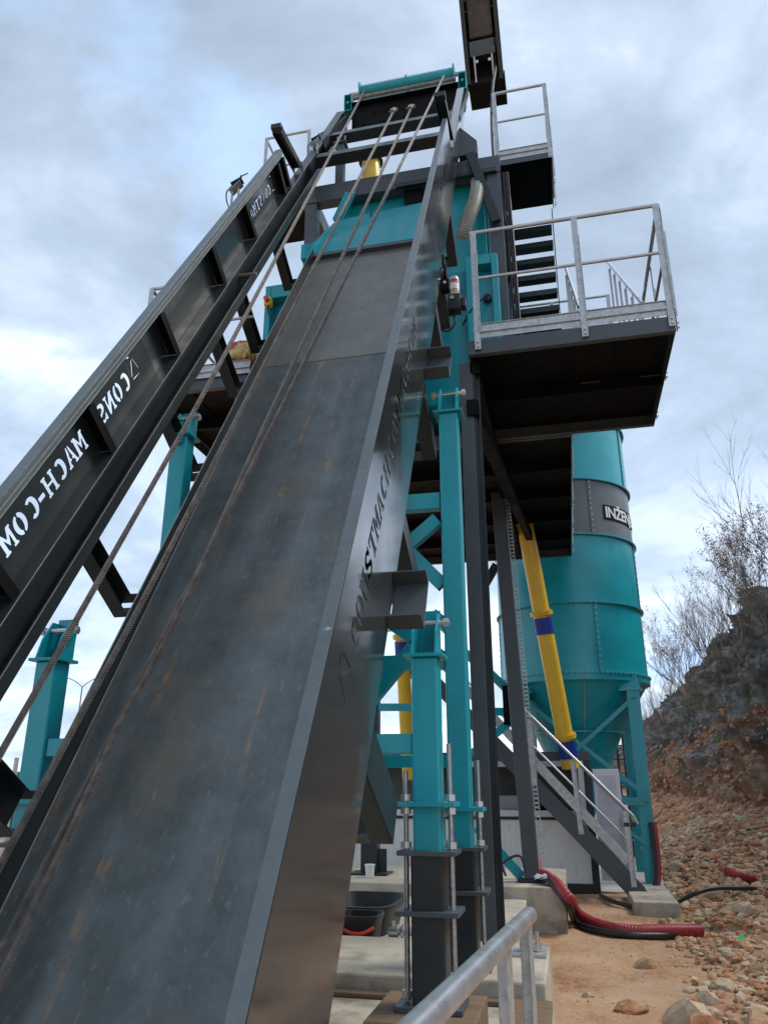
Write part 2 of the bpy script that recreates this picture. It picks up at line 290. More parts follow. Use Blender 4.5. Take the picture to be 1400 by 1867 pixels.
def logo(x, y, k=1.0):      # two outlined triangles split by a slanting double bar
    A, P_, B, Q = (0, 0), (.055, .165), (.15, .185), (.175, .01)
    L_ = []
    for a, b, t in ((A, P_, .011), (A, Q, .011)): L_.append((a, b, t))
    for a, b, t in ((B, P_, .011), (B, Q, .011)): L_.append((a, b, t))
    out = [[(x + k * u, y + k * v) for u, v in seg(a, b, t, .024)] for a, b, t in L_]
    dx, dy = (Q[0] - P_[0]), (Q[1] - P_[1])
    for o in (-.004,): out.append([(x + k * (u + o), y + k * (v + o * .7)) for u, v in seg((P_[0] + dx * .17, P_[1] + dy * .17), (Q[0] - dx * .17, Q[1] - dy * .17), .018)])
    return out
def word(txt, x, y, h, adv, wd):
    out = []; k = 0
    for ch in txt:
        if ch in GL: out += [[(x + k * adv + u * wd, y + v * h) for u, v in pl] for pl in GL[ch]]
        k += 0.62 if ch == '.' else 1
    return out
def cut_sheet(name, parent, mtl, s0, s1, n0, n1, X, th, polys, flip):
    """sheet in the hoist frame; polys are given in (text x, text y); flip: text runs down the incline"""
    cu = bpy.data.curves.new(name, 'CURVE'); cu.dimensions = '2D'; cu.fill_mode = 'BOTH'; cu.extrude = th / 2
    def sp(pts):
        p = cu.splines.new('POLY'); p.points.add(len(pts) - 1); p.use_cyclic_u = True
        for i, (a, b) in enumerate(pts): p.points[i].co = (a, b, 0, 1)
    sp([(s0, -n1), (s1, -n1), (s1, -n0), (s0, -n0)])
    for pl in polys: sp([((-u if flip else u), v) for u, v in pl])
    tmp = bpy.data.objects.new('tmp', cu); COL.objects.link(tmp)
    dg = bpy.context.evaluated_depsgraph_get(); dg.update()
    me = bpy.data.meshes.new_from_object(tmp.evaluated_get(dg)); bpy.data.objects.remove(tmp)
    o0 = parent_loc(parent)
    for vtx in me.vertices:
        c = vtx.co; vtx.co = RP(X + c.z, c.x, -c.y) - o0
    me.name = name; me.materials.clear(); me.materials.append(mtl)
    o = bpy.data.objects.new(name, me); COL.objects.link(o); o.parent = parent
    for p in me.polygons: p.use_smooth = False
    return o

# ------------------------------------------------------------------ the inclined skip hoist
XL, XR = -3.146, -0.887
N1, NS, N2, N3 = 2.2, 2.66, 2.96, 3.60
SB, ST = -2.2, 14.7
hoist = thing('skip_hoist', RP(-2, SB, 3.6), 'long inclined skip hoist track in glossy anthracite steel with cut-out lettering rising over the camera', 'skip hoist')
adv = .155
LTH, RTH = -2.537, -2.532
spl = []
spl.append(cut_sheet('splash_panel', hoist, M['dark'], SB, 5.40, N1, NS, XL, .006, logo(-5.20, -2.52) + word('CONS', -5.00, LTH, .145, .1535, .147) + word('MACH.COM', -4.165, LTH, .145, .1535, .147), True))
spl.append(cut_sheet('splash_panel', hoist, M['darkgloss'], 5.402, 10.45, N1, NS, XL, .006, logo(-10.0, -2.54) + word('CONSTMACH', -9.80, LTH, .12, .145, .128), True))
spl.append(cut_sheet('splash_panel', hoist, M['panel'], SB, 7.70, N1, NS, XR, .006, logo(1.868, -2.515) + word('CONSTMACH.COM', 2.13, RTH, .145, .1535, .147) + word('MACH.COM', 4.12, RTH, .145, .1535, .147), False))
spl.append(cut_sheet('splash_panel', hoist, M['panel'], 7.702, 10.45, N1, NS, XR, .006, logo(8.05, -2.54) + word('CONSTMACH', 8.3, LTH, .12, .155, .13), False))
for o_, l_ in zip(spl, ('left lower lettered panel, sky showing through the letters', 'left upper lettered panel', 'right lettered panel with mirror-like reflections', 'right upper lettered panel')): o_['label'] = l_
for X, sg, fw in ((XL, 1, .08), (XR, -1, .058)):
    b = MB(); b.rbox(min(X, X + sg * fw), max(X, X + sg * fw), SB, 10.45, N1 - .008, N1 - .001)
    b.rbox(*sorted((X + sg * (fw - .006), X + sg * fw)), SB, 10.45, N1 + .000, N1 + .07)
    b.rbox(*sorted((X + sg * .004, X + sg * (fw - .007))), SB, 10.45, N1 + .035, N1 + .04)
    b.build('top_flange', M['flange'], hoist, bevel=.002)
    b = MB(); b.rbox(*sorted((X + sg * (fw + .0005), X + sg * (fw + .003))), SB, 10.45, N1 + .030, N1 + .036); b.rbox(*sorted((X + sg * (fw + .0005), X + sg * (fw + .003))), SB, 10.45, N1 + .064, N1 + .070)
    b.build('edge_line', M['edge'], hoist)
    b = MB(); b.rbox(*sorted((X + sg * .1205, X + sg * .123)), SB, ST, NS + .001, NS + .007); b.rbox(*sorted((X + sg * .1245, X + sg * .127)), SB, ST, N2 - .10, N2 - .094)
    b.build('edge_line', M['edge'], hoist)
    # running channel, open to the inside
    c = MB(); c.rbox(*sorted((X, X + sg * .008)), SB, ST, NS + .001, N2)
    c.rbox(*sorted((X + sg * .0085, X + sg * .12)), SB, ST, NS + .001, NS + .013)
    c.rbox(*sorted((X + sg * .0085, X + sg * .12)), SB, ST, N2 - .012, N2)
    c.rbox(*sorted((X + sg * .112, X + sg * .124)), SB, ST, N2 - .10, N2 - .0125)
    c.build('running_channel', M['dark' if sg > 0 else 'panel'], hoist, bevel=.002)
ribs = [1.35, 2.80, 4.265, 5.72, 7.21, 8.50, 10.10, 10.38]
for s0 in ribs:
    for X, sg in ((XL, 1), (XR, -1)):
        b = MB(); rw_ = .105 if sg > 0 else .05; b.rbox(*sorted((X + sg * .005, X + sg * rw_)), s0, s0 + .006, N1 + .075, NS - .002)
        b.rbox(*sorted((X + sg * (rw_ - .006), X + sg * rw_)), s0 - .05, s0 - .0005, N1 + .075, NS - .002)
        b.rbox(*sorted((X + sg * (rw_ - .006), X + sg * rw_)), s0 + .0065, s0 + .035, N1 + .075, NS - .002)
        b.build('stiffener', M['black'], hoist)  # black paints in the shade on the ribs' near side
for X, sg in ((XL, 1), (XR, -1)):      # end posts standing above the panels
    b = MB()
    p0, p1 = RP(X + sg * .06, 11.1, NS - .01), RP(X + sg * .06, 10.55, 1.98)
    b.chan(p0, p1, .11, .13, .008, up=(1, 0, 0), side=-1)
    b.box(*[x for a in zip(p1 - V((.07, .05, .01)), p1 + V((.07, .05, .06))) for x in a]); b.build('end_post', M['dark'], hoist, bevel=.003)
# U-shaped hangers under the rails carrying the floor sheet
for i, s0 in enumerate((-1.2, .3, 1.84, 3.50, 5.12, 6.56, 7.50, 9.20)):
    sw = .24 if i == 2 else .15
    for X, sg in ((XL, 1), (XR, -1)):
        b = MB()
        b.rbox(*sorted((X + sg * .0, X + sg * .008)), s0, s0 + sw, N2 + .001, N3)
        b.rbox(*sorted((X + sg * .0085, X + sg * .11)), s0, s0 + .008, N2 + .001, N3)
        b.rbox(*sorted((X + sg * .0085, X + sg * .11)), s0 + sw - .008, s0 + sw, N2 + .001, N3)
        b.build('hanger_leg', M['dark'], hoist, bevel=.002)
    b = MB(); x0, x1 = XL + .1105, XR - .1105
    b.rbox(x0, x1, s0, s0 + sw, 3.592, N3); b.rbox(x0, x1, s0, s0 + .008, 3.512, 3.5915); b.rbox(x0, x1, s0 + sw - .008, s0 + sw, 3.512, 3.5915)
    b.build('hanger_crossbar', M['frame'], hoist, bevel=.002)
# floor sheet in lengths with folded edges
for a, b_ in ((SB, 6.925), (6.945, 9.93)):
    if b_ - a < .1: continue
    b = MB(); b.rbox(-2.842, -1.15, a, b_, 3.5, 3.508); b.build('floor_sheet', M['plate' if a < 5 else 'plate2'], hoist)
    for X, sg in ((-2.842, -1), (-1.15, 1)):
        b = MB(); b.rbox(*sorted((X, X + sg * .008)), a, b_, 3.36, 3.508)
        b.build('floor_edge', M['dark'], hoist, bevel=.002)
    b = MB(); b.rbox(-2.834, -2.828, a, b_, 3.494, 3.4995); b.rbox(-2.846, -2.838, a, b_, 3.356, 3.3595); b.build('edge_line', M['edge'], hoist)  # pale strips: edge highlights of the floor sheet put into the colour
b = MB(); b.rbox(-2.84, -1.15, 9.86, 9.93, 3.44, 3.499); b.build('floor_end_strip', M['frame'], hoist)
# cross ties high up between the rails
for s0, s1 in ((13.15, 13.33), (11.9, 12.1)):
    b = MB(); b.rbox(XL + .13, XR - .13, s0, s1, 2.70, 2.71); b.rbox(XL + .13, XR - .13, s0, s0 + .008, 2.7105, 2.86); b.rbox(XL + .13, XR - .13, s1 - .008, s1, 2.7105, 2.86)
    b.build('cross_tie', M['dark'], hoist)
# outriggers: troughs reaching out to the columns
for s0 in (2.70, 5.34):
    for X0, X1 in ((XR + .0005, XR + .19), (XL - .19, XL - .0005)):
        b = MB(); b.rbox(X0, X1, s0, s0 + .34, 2.97, 2.98); b.rbox(X0, X1, s0, s0 + .010, 2.87, 2.9695); b.rbox(X0, X1, s0 + .33, s0 + .34, 2.87, 2.9695)
        b.build('outrigger', M['frame'], hoist, bevel=.002)
# head of the hoist
b = MB(); pl = at(636, 205, 10.45); pr_ = at(850, 165, 10.45)
b.box(XL + .13, XR - .13, 10.40, 10.41, 12.62, 13.42); b.box(XL + .13, XR - .13, 10.30, 10.3995, 13.40, 13.42); b.box(XL + .13, XR - .13, 10.30, 10.3995, 12.62, 12.64)
for k in range(10): b.tube((XL + .35 + k * .19, 10.395, 12.95 + .22 * (k % 2)), (XL + .35 + k * .19, 10.37, 12.95 + .22 * (k % 2)), .016, 6)
b.build('head_plate', M['black'], hoist)
b = MB(); b.tube((XL + .18, 10.28, 13.48), (XR - .18, 10.28, 13.48), .035, 12); b.build('guide_rod', M['rope'], hoist, smooth=True)
for X, sg in ((XL, 1), (XR, -1)):
    b = MB(); b.box(*sorted((X, X + sg * .14)), 10.30, 10.52, 13.25, 13.27); b.box(*sorted((X + sg * .0, X + sg * .012)), 10.3, 10.52, 13.2705, 13.62)
    b.box(*sorted((X + sg * .13, X + sg * .14)), 10.3, 10.52, 13.2705, 13.62); b.box(*sorted((X + sg * .0125, X + sg * .1295)), 10.5, 10.52, 13.2705, 13.62); b.box(*sorted((X + sg * .0, X + sg * .14)), 10.3, 10.52, 13.6205, 13.64)
    b.tube((X + sg * .07, 10.30, 13.45), (X + sg * .07, 10.5, 13.45), .03, 10)
    b.build('bearing_block', M['teal'], hoist, bevel=.003)
for X in (XL + .06, XR - .06):
    b = MB(); b.ibeam(RP(X, 12.6, 2.68), (X, 10.42, 13.28), .12, .16, up=(1, 0, 0)); b.build('head_bracket', M['dark'], hoist)

DZ = at(740, 153, 10.62).z
drum = thing('cable_drum', (-2, 10.62, DZ), 'grooved turquoise winch drum across the very top of the hoist', 'winch drum')
b = MB(); x0, x1 = XL + .24, XR - .24; n = 0; prof = []
nr = 46; step = (x1 - x0) / nr
pts = []; rad = []
for i in range(nr * 4 + 1):
    pts.append(V((x0 + (x1 - x0) * i / (nr * 4), 10.62, DZ))); rad.append(.125 + (.012 if i % 4 in (1, 2) else -.006))
b.path(pts, .12, 20, rf=lambda i, t: rad[i]); b.build('drum_barrel', M['teal'], drum, smooth=True, sm_ang=80)
for X in (x0, (x0 + x1) / 2, x1):
    b = MB(); b.tube((X - .012, 10.62, DZ), (X + .012, 10.62, DZ), .19 if X != (x0 + x1) / 2 else .165, 24); b.build('drum_flange', M['teal'], drum)
b = MB(); b.tube((XL + .02, 10.62, DZ), (XR - .02, 10.62, DZ), .04, 12); b.build('drum_axle', M['rod'], drum)

# wire ropes, laid strands modelled
def smooth(ctrl, n):
    out = []
    for i in range(n + 1):
        t = (len(ctrl) - 1) * i / n; k = min(len(ctrl) - 2, int(t)); f = t - k; P = [ctrl[max(0, k - 1)], ctrl[k], ctrl[k + 1], ctrl[min(len(ctrl) - 1, k + 2)]]
        out.append(0.5 * (2 * P[1] + (P[2] - P[0]) * f + (2 * P[0] - 5 * P[1] + 4 * P[2] - P[3]) * f * f + (3 * P[1] - P[0] - 3 * P[2] + P[3]) * f ** 3))
    return out
def rope(px, labels, r=.0205, pitch=.17):
    ctrl = px; L_ = [(ctrl[i + 1] - ctrl[i]).length for i in range(len(ctrl) - 1)]; tot = sum(L_); n = int(tot / .011)
    pts = smooth(ctrl, n); dl = tot / n; b = MB(); a = None; prof = (.45, .90, 1.0, .90)
    for i, p in enumerate(pts):
        d = (pts[min(i + 1, n)] - pts[max(i - 1, 0)]).normalized()
        if a is None: a = d.cross(V((0, 0, 1))).normalized()
        a = (a - d * a.dot(d)).normalized(); c = d.cross(a); tw = 2 * pi * i * dl / pitch
        for k in range(24):
            th = 2 * pi * k / 24 + tw; b.v.append(p + (a * cos(th) + c * sin(th)) * r * prof[k % 4])
    for i in range(n):
        for k in range(24): b.f.append((i * 24 + k, i * 24 + (k + 1) % 24, (i + 1) * 24 + (k + 1) % 24, (i + 1) * 24 + k))
    o = b.build('wire_rope', M['rope'], None, smooth=True, sm_ang=62); tag(o, labels, 'wire rope', 'wire ropes running up the hoist')
def nrm(x, y, n): return onN(x, y, n)
rope([nrm(664, 166, 2.45), nrm(600, 287, 2.62), nrm(400, 664, 2.80), nrm(185, 1050, 2.93), nrm(0, 1377, 3.0), nrm(-160, 1660, 3.05)], 'leftmost wire rope, crossing the open gap beside the left rail')
rope([nrm(716, 205, 2.55), nrm(606, 420, 2.80), nrm(490, 648, 3.00), nrm(284, 1050, 3.18), nrm(128, 1340, 3.25), nrm(0, 1580, 3.28), nrm(-120, 1800, 3.3)], 'second wire rope from the left, running along the folded edge of the floor sheet')
rope([nrm(748, 200, 2.55), nrm(646, 420, 2.80), nrm(490, 760, 3.05), nrm(336, 1100, 3.22), nrm(218, 1324, 3.28), nrm(91, 1600, 3.32), nrm(-30, 1850, 3.34)], 'wire rope hung from the right hook of the head plate, crossing its neighbour low down')
rope([nrm(809, 138, 2.45), nrm(672, 420, 2.75), nrm(505, 760, 3.05), nrm(330, 1100, 3.24), nrm(214, 1324, 3.31), nrm(71, 1600, 3.36), nrm(-50, 1840, 3.38)], 'wire rope leaving the right end of the drum and lying close above the floor sheet')
for (x, y), lb in (((716, 203), 'left rope shackle bolted under the head plate'), ((748, 197), 'right rope shackle bolted under the head plate')):
    p = nrm(x, y, 2.55); t_ = thing('rope_shackle', p, lb, 'shackle', 'rope shackles')
    b = MB(); u = DD * .0
    b.tube(p, p + DD * .16, .035, 8); b.build('socket', M['rope'], t_, smooth=True)
    b = MB(); b.path([p + DD * .14 + V((.05 * cos(a), 0, 0)) + DD * .09 * sin(a) for a in [pi * k / 8 for k in range(9)]], .014, 8); b.build('bow', M['rope'], t_, smooth=True)
    b = MB(); b.tube(p + DD * .05 - V((.07, 0, 0)), p + DD * .05 + V((.07, 0, 0)), .013, 8); b.build('pin', M['rope'], t_)

# ------------------------------------------------------------------ support columns
def zpx(x, y, h): return at(x, y, h).z
def column(X, Y, zb, ztop, marks, label, front, wid=.15):
    t = thing('support_column', (X, Y + wid / 2, zb), label, 'support column', 'adjustable columns under the hoist')
    zt, z1, z2, z3 = marks       # teal flange, dark top flange, mid flange, (bottom)
    h = wid / 2; yc = Y + h
    b = MB(); b.box(X - h, X + h, Y, Y + wid, z1 + .0, ztop); b.build('upper_tube', M['teal_col'], t, bevel=.012)
    hd = h + .012; b = MB(); b.box(X - hd, X + hd, yc - hd, yc + hd, zb + .02, z1); b.build('lower_tube', M['dark'], t, bevel=.01)
    def plate(z, th, m_, nm, k=.155):
        b = MB(); b.box(X - k, X + k, yc - k * .78, yc + k * .78, z - th, z); b.build(nm, m_, t, bevel=.003)
    b = MB(); k = .155; b.box(X - k, X - h - .001, yc - k * .78, yc + k * .78, zt - .022, zt); b.box(X + h + .001, X + k, yc - k * .78, yc + k * .78, zt - .022, zt)
    b.box(X - h - .0005, X + h + .0005, yc - k * .78, yc - h - .001, zt - .0215, zt - .0005); b.box(X - h, X + h, yc + h + .001, yc + k * .78, zt - .0215, zt - .0005); b.build('flange_plate', M['teal_col'], t)
    plate(z1 + .012, .024, M['frame'], 'flange_plate'); plate(z2, .024, M['frame'], 'flange_plate', .165); plate(zb + .025, .025, M['frame'], 'base_plate', .17)
    for sx in (-1, 1):
        for sy in (-.25,):
            rx, ry = X + sx * .122, yc + sy * .085
            rt = zt + .16 + (.14 if sx > 0 else 0)
            b = MB(); b.tube((rx, ry, zb + .03), (rx, ry, rt), .0145, 12); rd = b.build('threaded_rod', M['rod'], t, smooth=True)
            for z in (zt + .022, zt - .045, z1 + .035, zb + .06):
                b = MB(); b.hexnut((rx, ry, z), .031, .032); b.build('nut', M['bolt'], rd)
    # fork head
    b = MB(); b.box(X - .115, X + .115, yc - .10, yc + .10, ztop, ztop + .02); b.build('head_plate', M['teal_col'], t, bevel=.003)
    for sx in (-1, 1):
        b = MB(); x0 = X + sx * .068
        b.prism([(x0 - .007, yc - .09, ztop + .0205), (x0 - .007, yc + .095, ztop + .0205), (x0 - .007, yc + .095, ztop + .27), (x0 - .007, yc + .03, ztop + .27), (x0 - .007, yc - .05, ztop + .15)], (.014, 0, 0)); b.build('fork_plate', M['teal_col'], t, bevel=.002)
    b = MB(); b.prism([(X - .06, yc + .0955, ztop + .0205), (X + .06, yc + .0955, ztop + .0205), (X + .075, yc + .0955, ztop + .30), (X - .075, yc + .0955, ztop + .30)], (0, .012, 0)); b.build('back_plate', M['teal_col'], t, bevel=.002)
    b = MB(); b.tube((X - .14, yc + .02, ztop + .21), (X + .14, yc + .02, ztop + .21), .016, 10); b.hexnut((X + .12, yc + .02, ztop + .21), .028, .03, (1, 0, 0)); b.hexnut((X - .12, yc + .02, ztop + .21), .028, .03, (1, 0, 0)); b.build('clamp_bolt', M['bolt'], t)
    return t
YF, YG = 4.30, 5.40
mk = lambda x, h, ys: [zpx(x, y, h) for y in ys]
column(-.765, YF, .535, zpx(770, 1198, YF), mk(770, YF, (1463, 1556, 1661, 1845)), 'front turquoise column with rusty scratches standing on timber beside the bright tube railing', True)
column(-.735, YG, .50, zpx(812, 752, YG), mk(830, YG, (1473, 1548, 1624, 1770)), 'tall turquoise column just behind the front one, reaching to the upper outrigger', True)
column(-3.215, YF, .535, zpx(90, 1205, YF), mk(770, YF, (1463, 1556, 1661, 1845)), 'short turquoise column at the left edge of the picture, seen under the left rail', False)
column(-3.06, YG, .50, zpx(320, 795, YG), mk(830, YG, (1473, 1548, 1624, 1770)), 'turquoise column behind the left rail against the sky, below the left platform', False)
fr = thing('brace_frame', (-1.9, YF + .08, 1.7), 'turquoise crossbar and braces between the two front columns', 'brace frame')
zA, zB = zpx(710, 1338, YF), zpx(710, 1375, YF)
zA, zB = zpx(710, 1338, YF + .01), zpx(710, 1375, YF + .01)
b = MB(); b.box(-3.138, -.842, YF + .02, YF + .11, zB, zA); b.build('crossbar', M['teal_col'], fr, bevel=.006)
for (a, c) in (((-.805, zpx(742, 1212, YF)), (-1.9, zA - .75)), ((-2.99, zpx(742, 1212, YF)), (-1.9, zA - .75))):
    pass
fr2 = thing('brace_frame', (-1.9, YG + .08, 1.7), 'turquoise crossbars and diagonals of the rear column pair, half hidden by the right panel', 'brace frame')
Yb = YG + .08
def bar(fr_, nm, p, q, wd, ht, m_='teal_col', up=(0, 1, 0), bev=.004):
    b = MB(); b.beam(p, q, wd, ht, up); b.build(nm, M[m_], fr_, bevel=bev)
for ya, yb in ((903, 932), (1195, 1222), (1378, 1400)):
    za, zb_ = zpx(770, ya, Yb), zpx(770, yb, Yb)
    b = MB(); b.box(-2.98, -.82, Yb - .045, Yb + .045, zb_, za); b.build('crossbar', M['teal_col'], fr2, bevel=.006)
def pz(x, y, h): return at(x, y, h)
for a, c in (((798, 948), (640, 1085)), ((640, 905), (808, 1068)), ((805, 1120), (640, 1320)), ((640, 1085), (806, 1200))):
    bar(fr2, 'diagonal', pz(*a, Yb), pz(*c, Yb), .10, .085)
# ------------------------------------------------------------------ galvanised guard rails
def rail(parent, pts, zs, hgt, posts, foot=.12, toe=True, post_w=.06, mid=True):
    """pts: corner points of the walkway edge (x, y); posts at given fractions per leg"""
    for i in range(len(pts) - 1):
        p, q = V((*pts[i], zs)), V((*pts[i + 1], zs))
        d = (q - p).normalized(); out = d.cross(V((0, 0, 1)))
        b = MB(); b.tube(p + V((0, 0, hgt)), q + V((0, 0, hgt)), .021, 10); b.build('handrail', M['galvtube'], parent, smooth=True)
        if mid: b = MB(); b.tube(p + V((0, 0, hgt * .56)), q + V((0, 0, hgt * .56)), .016, 10); b.build('mid_rail', M['galvtube'], parent, smooth=True)
        if toe:
            b = MB(); b.beam(p + V((0, 0, .09)), q + V((0, 0, .09)), .004, .15); b.beam(p + V((0, 0, .168)), q + V((0, 0, .168)), .03, .005); b.beam(p + V((0, 0, .09)), q + V((0, 0, .09)), .018, .03, oa=.01); b.build('toe_board', M['galv'], parent)
        for f in posts[i]:
            c = p + (q - p) * f + out * .024
            b = MB()
            b.beam(c + V((0, 0, -foot)), c + V((0, 0, hgt)), .006, post_w, up=d)
            b.beam(c + V((0, 0, .05)) + out * .014, c + V((0, 0, hgt - .25)) + out * .014, .026, .006, up=d, ob=post_w / 2)
            po = b.build('rail_post', M['galv'], parent, bevel=.0015)
            b = MB()
            for z in (-foot + .03, -foot + .08): b.tube(c + out * .002 + V((0, 0, z)), c + out * .022 + V((0, 0, z)), .011, 6)
            b.build('bolt', M['bolt'], po)

# ------------------------------------------------------------------ tower walkways
ZP0, ZP1 = 5.52, 5.675
def deck(parent, x0, x1, y0, y1, z0=ZP0, z1=ZP1, nx=3, ny=1):
    b = MB(); b.box(x0, x1, y0, y1, z1 - .006, z1); b.build('deck_plate', M['black'], parent)
    b = MB()
    b.box(x0, x1, y0 - .007, y0 - .0005, z0, z1 + .001); b.box(x0, x1, y1 + .0005, y1 + .007, z0, z1 + .001)
    b.box(x0 - .007, x0 - .0005, y0 - .007, y1 + .007, z0, z1 + .001); b.box(x1 + .0005, x1 + .007, y0 - .007, y1 + .007, z0, z1 + .001)
    b.box(x0, x1, y0, y0 + .055, z0, z0 + .007); b.box(x0, x1, y1 - .055, y1, z0, z0 + .007)
    b.build('fascia_channel', M['frame'], parent, bevel=.002)
    for i in range(1, ny + 1):
        y = y0 + (y1 - y0) * i / (ny + 1); b = MB(); b.box(x0 + .001, x1 - .001, y, y + .007, z0 + .002, z1 - .0065); b.box(x0 + .001, x1 - .001, y + .0075, y + .05, z0 + .002, z0 + .009); b.build('joist', M['black'], parent)
    for i in range(1, nx + 1):
        x = x0 + (x1 - x0) * i / (nx + 1); b = MB(); b.box(x - .025, x + .025, y0 + .06, y1 - .06, z1 - .022, z1 - .0065); b.build('joist', M['black'], parent)
wr = thing('walkway_platform', (.3, 7.5, ZP0), 'large cantilevered walkway platform with galvanised railing on the right, seen from below', 'platform')
deck(wr, -.655, 1.245, 6.5, 8.55, ny=1, nx=3)
rail(wr, [(-.60, 6.49), (1.25, 6.49), (1.25, 8.5)], ZP1, 1.27, [(.02, .565, .985), (.03, .5, .96)])
wl = thing('walkway_platform', (-3.5, 7.5, ZP0), 'left walkway platform half hidden behind the hoist rail, with a bag lying on it', 'platform')
deck(wl, -4.22, -2.9, 6.55, 8.3, ny=1, nx=2)
rail(wl, [(-4.22, 8.3), (-4.22, 6.52), (-2.95, 6.52)], ZP1 - .05, 1.25, [(.02, .5, .98), (.02,)])
wc = thing('walkway_platform', (-1.4, 11, ZP0), 'rear walkway running back under the mixer towards the silo, dark underside', 'platform')
deck(wc, -3.3, .31, 8.58, 13.9, ny=4, nx=3)
rail(wc, [(.32, 8.7), (.32, 13.9), (-3.3, 13.9)], ZP1, 1.1, [(.02, .27, .52, .75, .98), (.3, .6, .98)])
for s_ in (-1, 1):
    x = .30
b = MB(); b.beam((-.66, 6.58, 5.0), (-.30, 13.2, 5.45), .10, .16); b.build('girder', M['black'], wc)
b = MB(); b.beam((-.62, 6.62, 5.45), (-.62, 13.4, 5.45), .09, .13); b.build('girder', M['black'], wc)

# ------------------------------------------------------------------ tower frame
tf = thing('steel_tower', (-1.9, 8.8, .48), 'anthracite steel tower frame with posts and ring beams carrying the mixer', 'tower')
def post(x0, x1, y0, y1, z0, z1, m_='frame', nm='post'):
    b = MB(); b.box(x0, x1, y0, y1, z0, z1); b.build(nm, M[m_], tf, bevel=.006)
post(-.775, -.645, 6.62, 6.78, .02, 5.51); post(-3.15, -3.02, 6.62, 6.78, .02, 5.51)
b = MB(); b.chan((-.635, 6.70, .05), (-.635, 6.70, 5.5), .10, .012, .01, up=(0, 1, 0)); b.box(-.644, -.622, 6.64, 6.66, .05, 5.5); b.build('cable_channel', M['dark'], tf)
Yt = 8.75
post(-.53, -.335, Yt, Yt + .16, 5.69, 9.79); post(-3.24, -3.06, Yt, Yt + .16, 5.69, 9.79); post(-.53, -.335, 11.3, 11.46, 5.69, 9.79); post(-3.24, -3.06, 11.3, 11.46, 5.69, 9.79)
post(-3.30, -.33, Yt - .01, Yt + .17, 9.80, 10.10, nm='ring_beam'); post(-3.30, -.33, 11.3, 11.46, 9.80, 10.10, nm='ring_beam'); post(-.49, -.335, Yt + .18, 11.29, 9.80, 10.09, nm='ring_beam'); post(-3.30, -3.14, Yt + .18, 11.29, 9.80, 10.09, nm='ring_beam')
post(-2.86, -2.73, 8.98, 9.10, 10.105, 11.1, nm='stub_post')
b = MB(); b.box(-2.90, -2.69, 8.94, 9.14, 11.1005, 11.12);
for dx in (-.06, .06): b.tube((-2.795 + dx, 9.04, 11.12), (-2.795 + dx, 9.04, 11.3), .015, 8)
b.build('head_plate', M['frame'], tf)
for yy in (Yt + .2, 11.1):
    b = MB(); b.beam((-.43, yy, 9.1), (-.43, yy, 8.2), .12, .10); b.build('bracket', M['frame'], tf)
b = MB(); b.beam(at(857, 280, 8.64), at(905, 404, 8.66), .125, .08, up=(0, 1, 0)); b.build('diagonal_strut', M['dark'], tf, bevel=.004)
b = MB(); q = at(870, 278, 8.7); p = at(832, 226, 8.9); c_ = at(869, 255, 8.8); d_ = at(836, 284, 8.68)
b.prism([p, c_, q, d_], (0, .16, 0)); b.build('gusset_box', M['dark'], tf, bevel=.004)
# perforated tray under the ring beam
b = MB(); p, q = at(722, 343, 8.72), at(905, 312, 8.72)
b.beam(p, q, .06, .006)
for i in range(60):
    c = p + (q - p) * (i / 60); b.beam(c + V((0, -.03, .002)), c + V((0, -.03, .05)), (q - p).length / 120, .004, up=(0, 1, 0))
b.beam(p + V((0, -.03, .052)), q + V((0, -.03, .052)), .006, .01); b.build('cable_tray', M['dark'], tf)
b = MB(); a = at(739, 350, 8.9); c = at(772, 385, 8.9); b.box(a.x, c.x, 8.8, 9.0, c.z, a.z); b.build('junction_box', M['black'], tf, bevel=.01)
# leg K with cable rack
kt, kb = at(918, 1000, 10.3), at(950, 1606, 10.3)
kt = V((-.715, 10.3, 5.5)); kb = V((-.55, 10.3, .48))
lk = thing('steel_pillar', kb, 'tall dark steel pillar with a perforated cable rack down its side, on the plinth', 'pillar')
b = MB(); b.beam(kb + V((0, 0, .02)), kt, .185, .185, up=(0, 1, 0)); b.build('leg_tube', M['frame'], lk, bevel=.012)
b = MB(); b.box(kb.x - .17, kb.x + .17, kb.y - .17, kb.y + .17, kb.z, kb.z + .02); b.build('base_plate', M['dark'], lk, bevel=.003)
b = MB(); d = (kt - kb).normalized()
for o in (.105, .158):
    b.beam(kb + V((o, -.10, .3)), kt + V((o, -.10, -.05)), .008, .02, up=(0, 1, 0))
L_ = (kt - kb).length - .35
for i in range(90):
    c = kb + V((.1315, -.10, .3)) + d * (L_ * i / 90); b.beam(c, c + d * (L_ / 200), .046, .008, up=(0, 1, 0))
b.build('cable_rack', M['galv'], lk)
b = MB(); kz = kb + d * 1.45; b.beam(kz - V((0, 0, .004)), kz + V((0, 0, .004)), .20, .20, up=(0, 1, 0)); b.build('joint_collar', M['frame'], lk)
b = MB(); b.beam(at(893, 1105, 10.6), at(915, 1075, 10.5), .07, .07, up=(0, 1, 0)); 
tb = thing('brace_frame', (-1.2, 10.4, .5), 'turquoise gusseted braces meeting the dark tower leg above the concrete block', 'brace frame')
def tbar(a, b_, h, wd=.10, dp=.06, m_='teal'):
    b = MB(); b.beam(at(*a, h), at(*b_, h), wd, dp, up=(0, 1, 0)); b.build('brace', M[m_], tb, bevel=.003)
tbar((868, 1203), (938, 1268), 10.52); tbar((868, 1298), (930, 1298), 10.55, .10); tbar((860, 1375), (928, 1318), 10.52); tbar((868, 1508), (952, 1600), 10.52, .12)
tbar((862, 1105), (905, 1030), 10.5, .11, .08, 'dark')
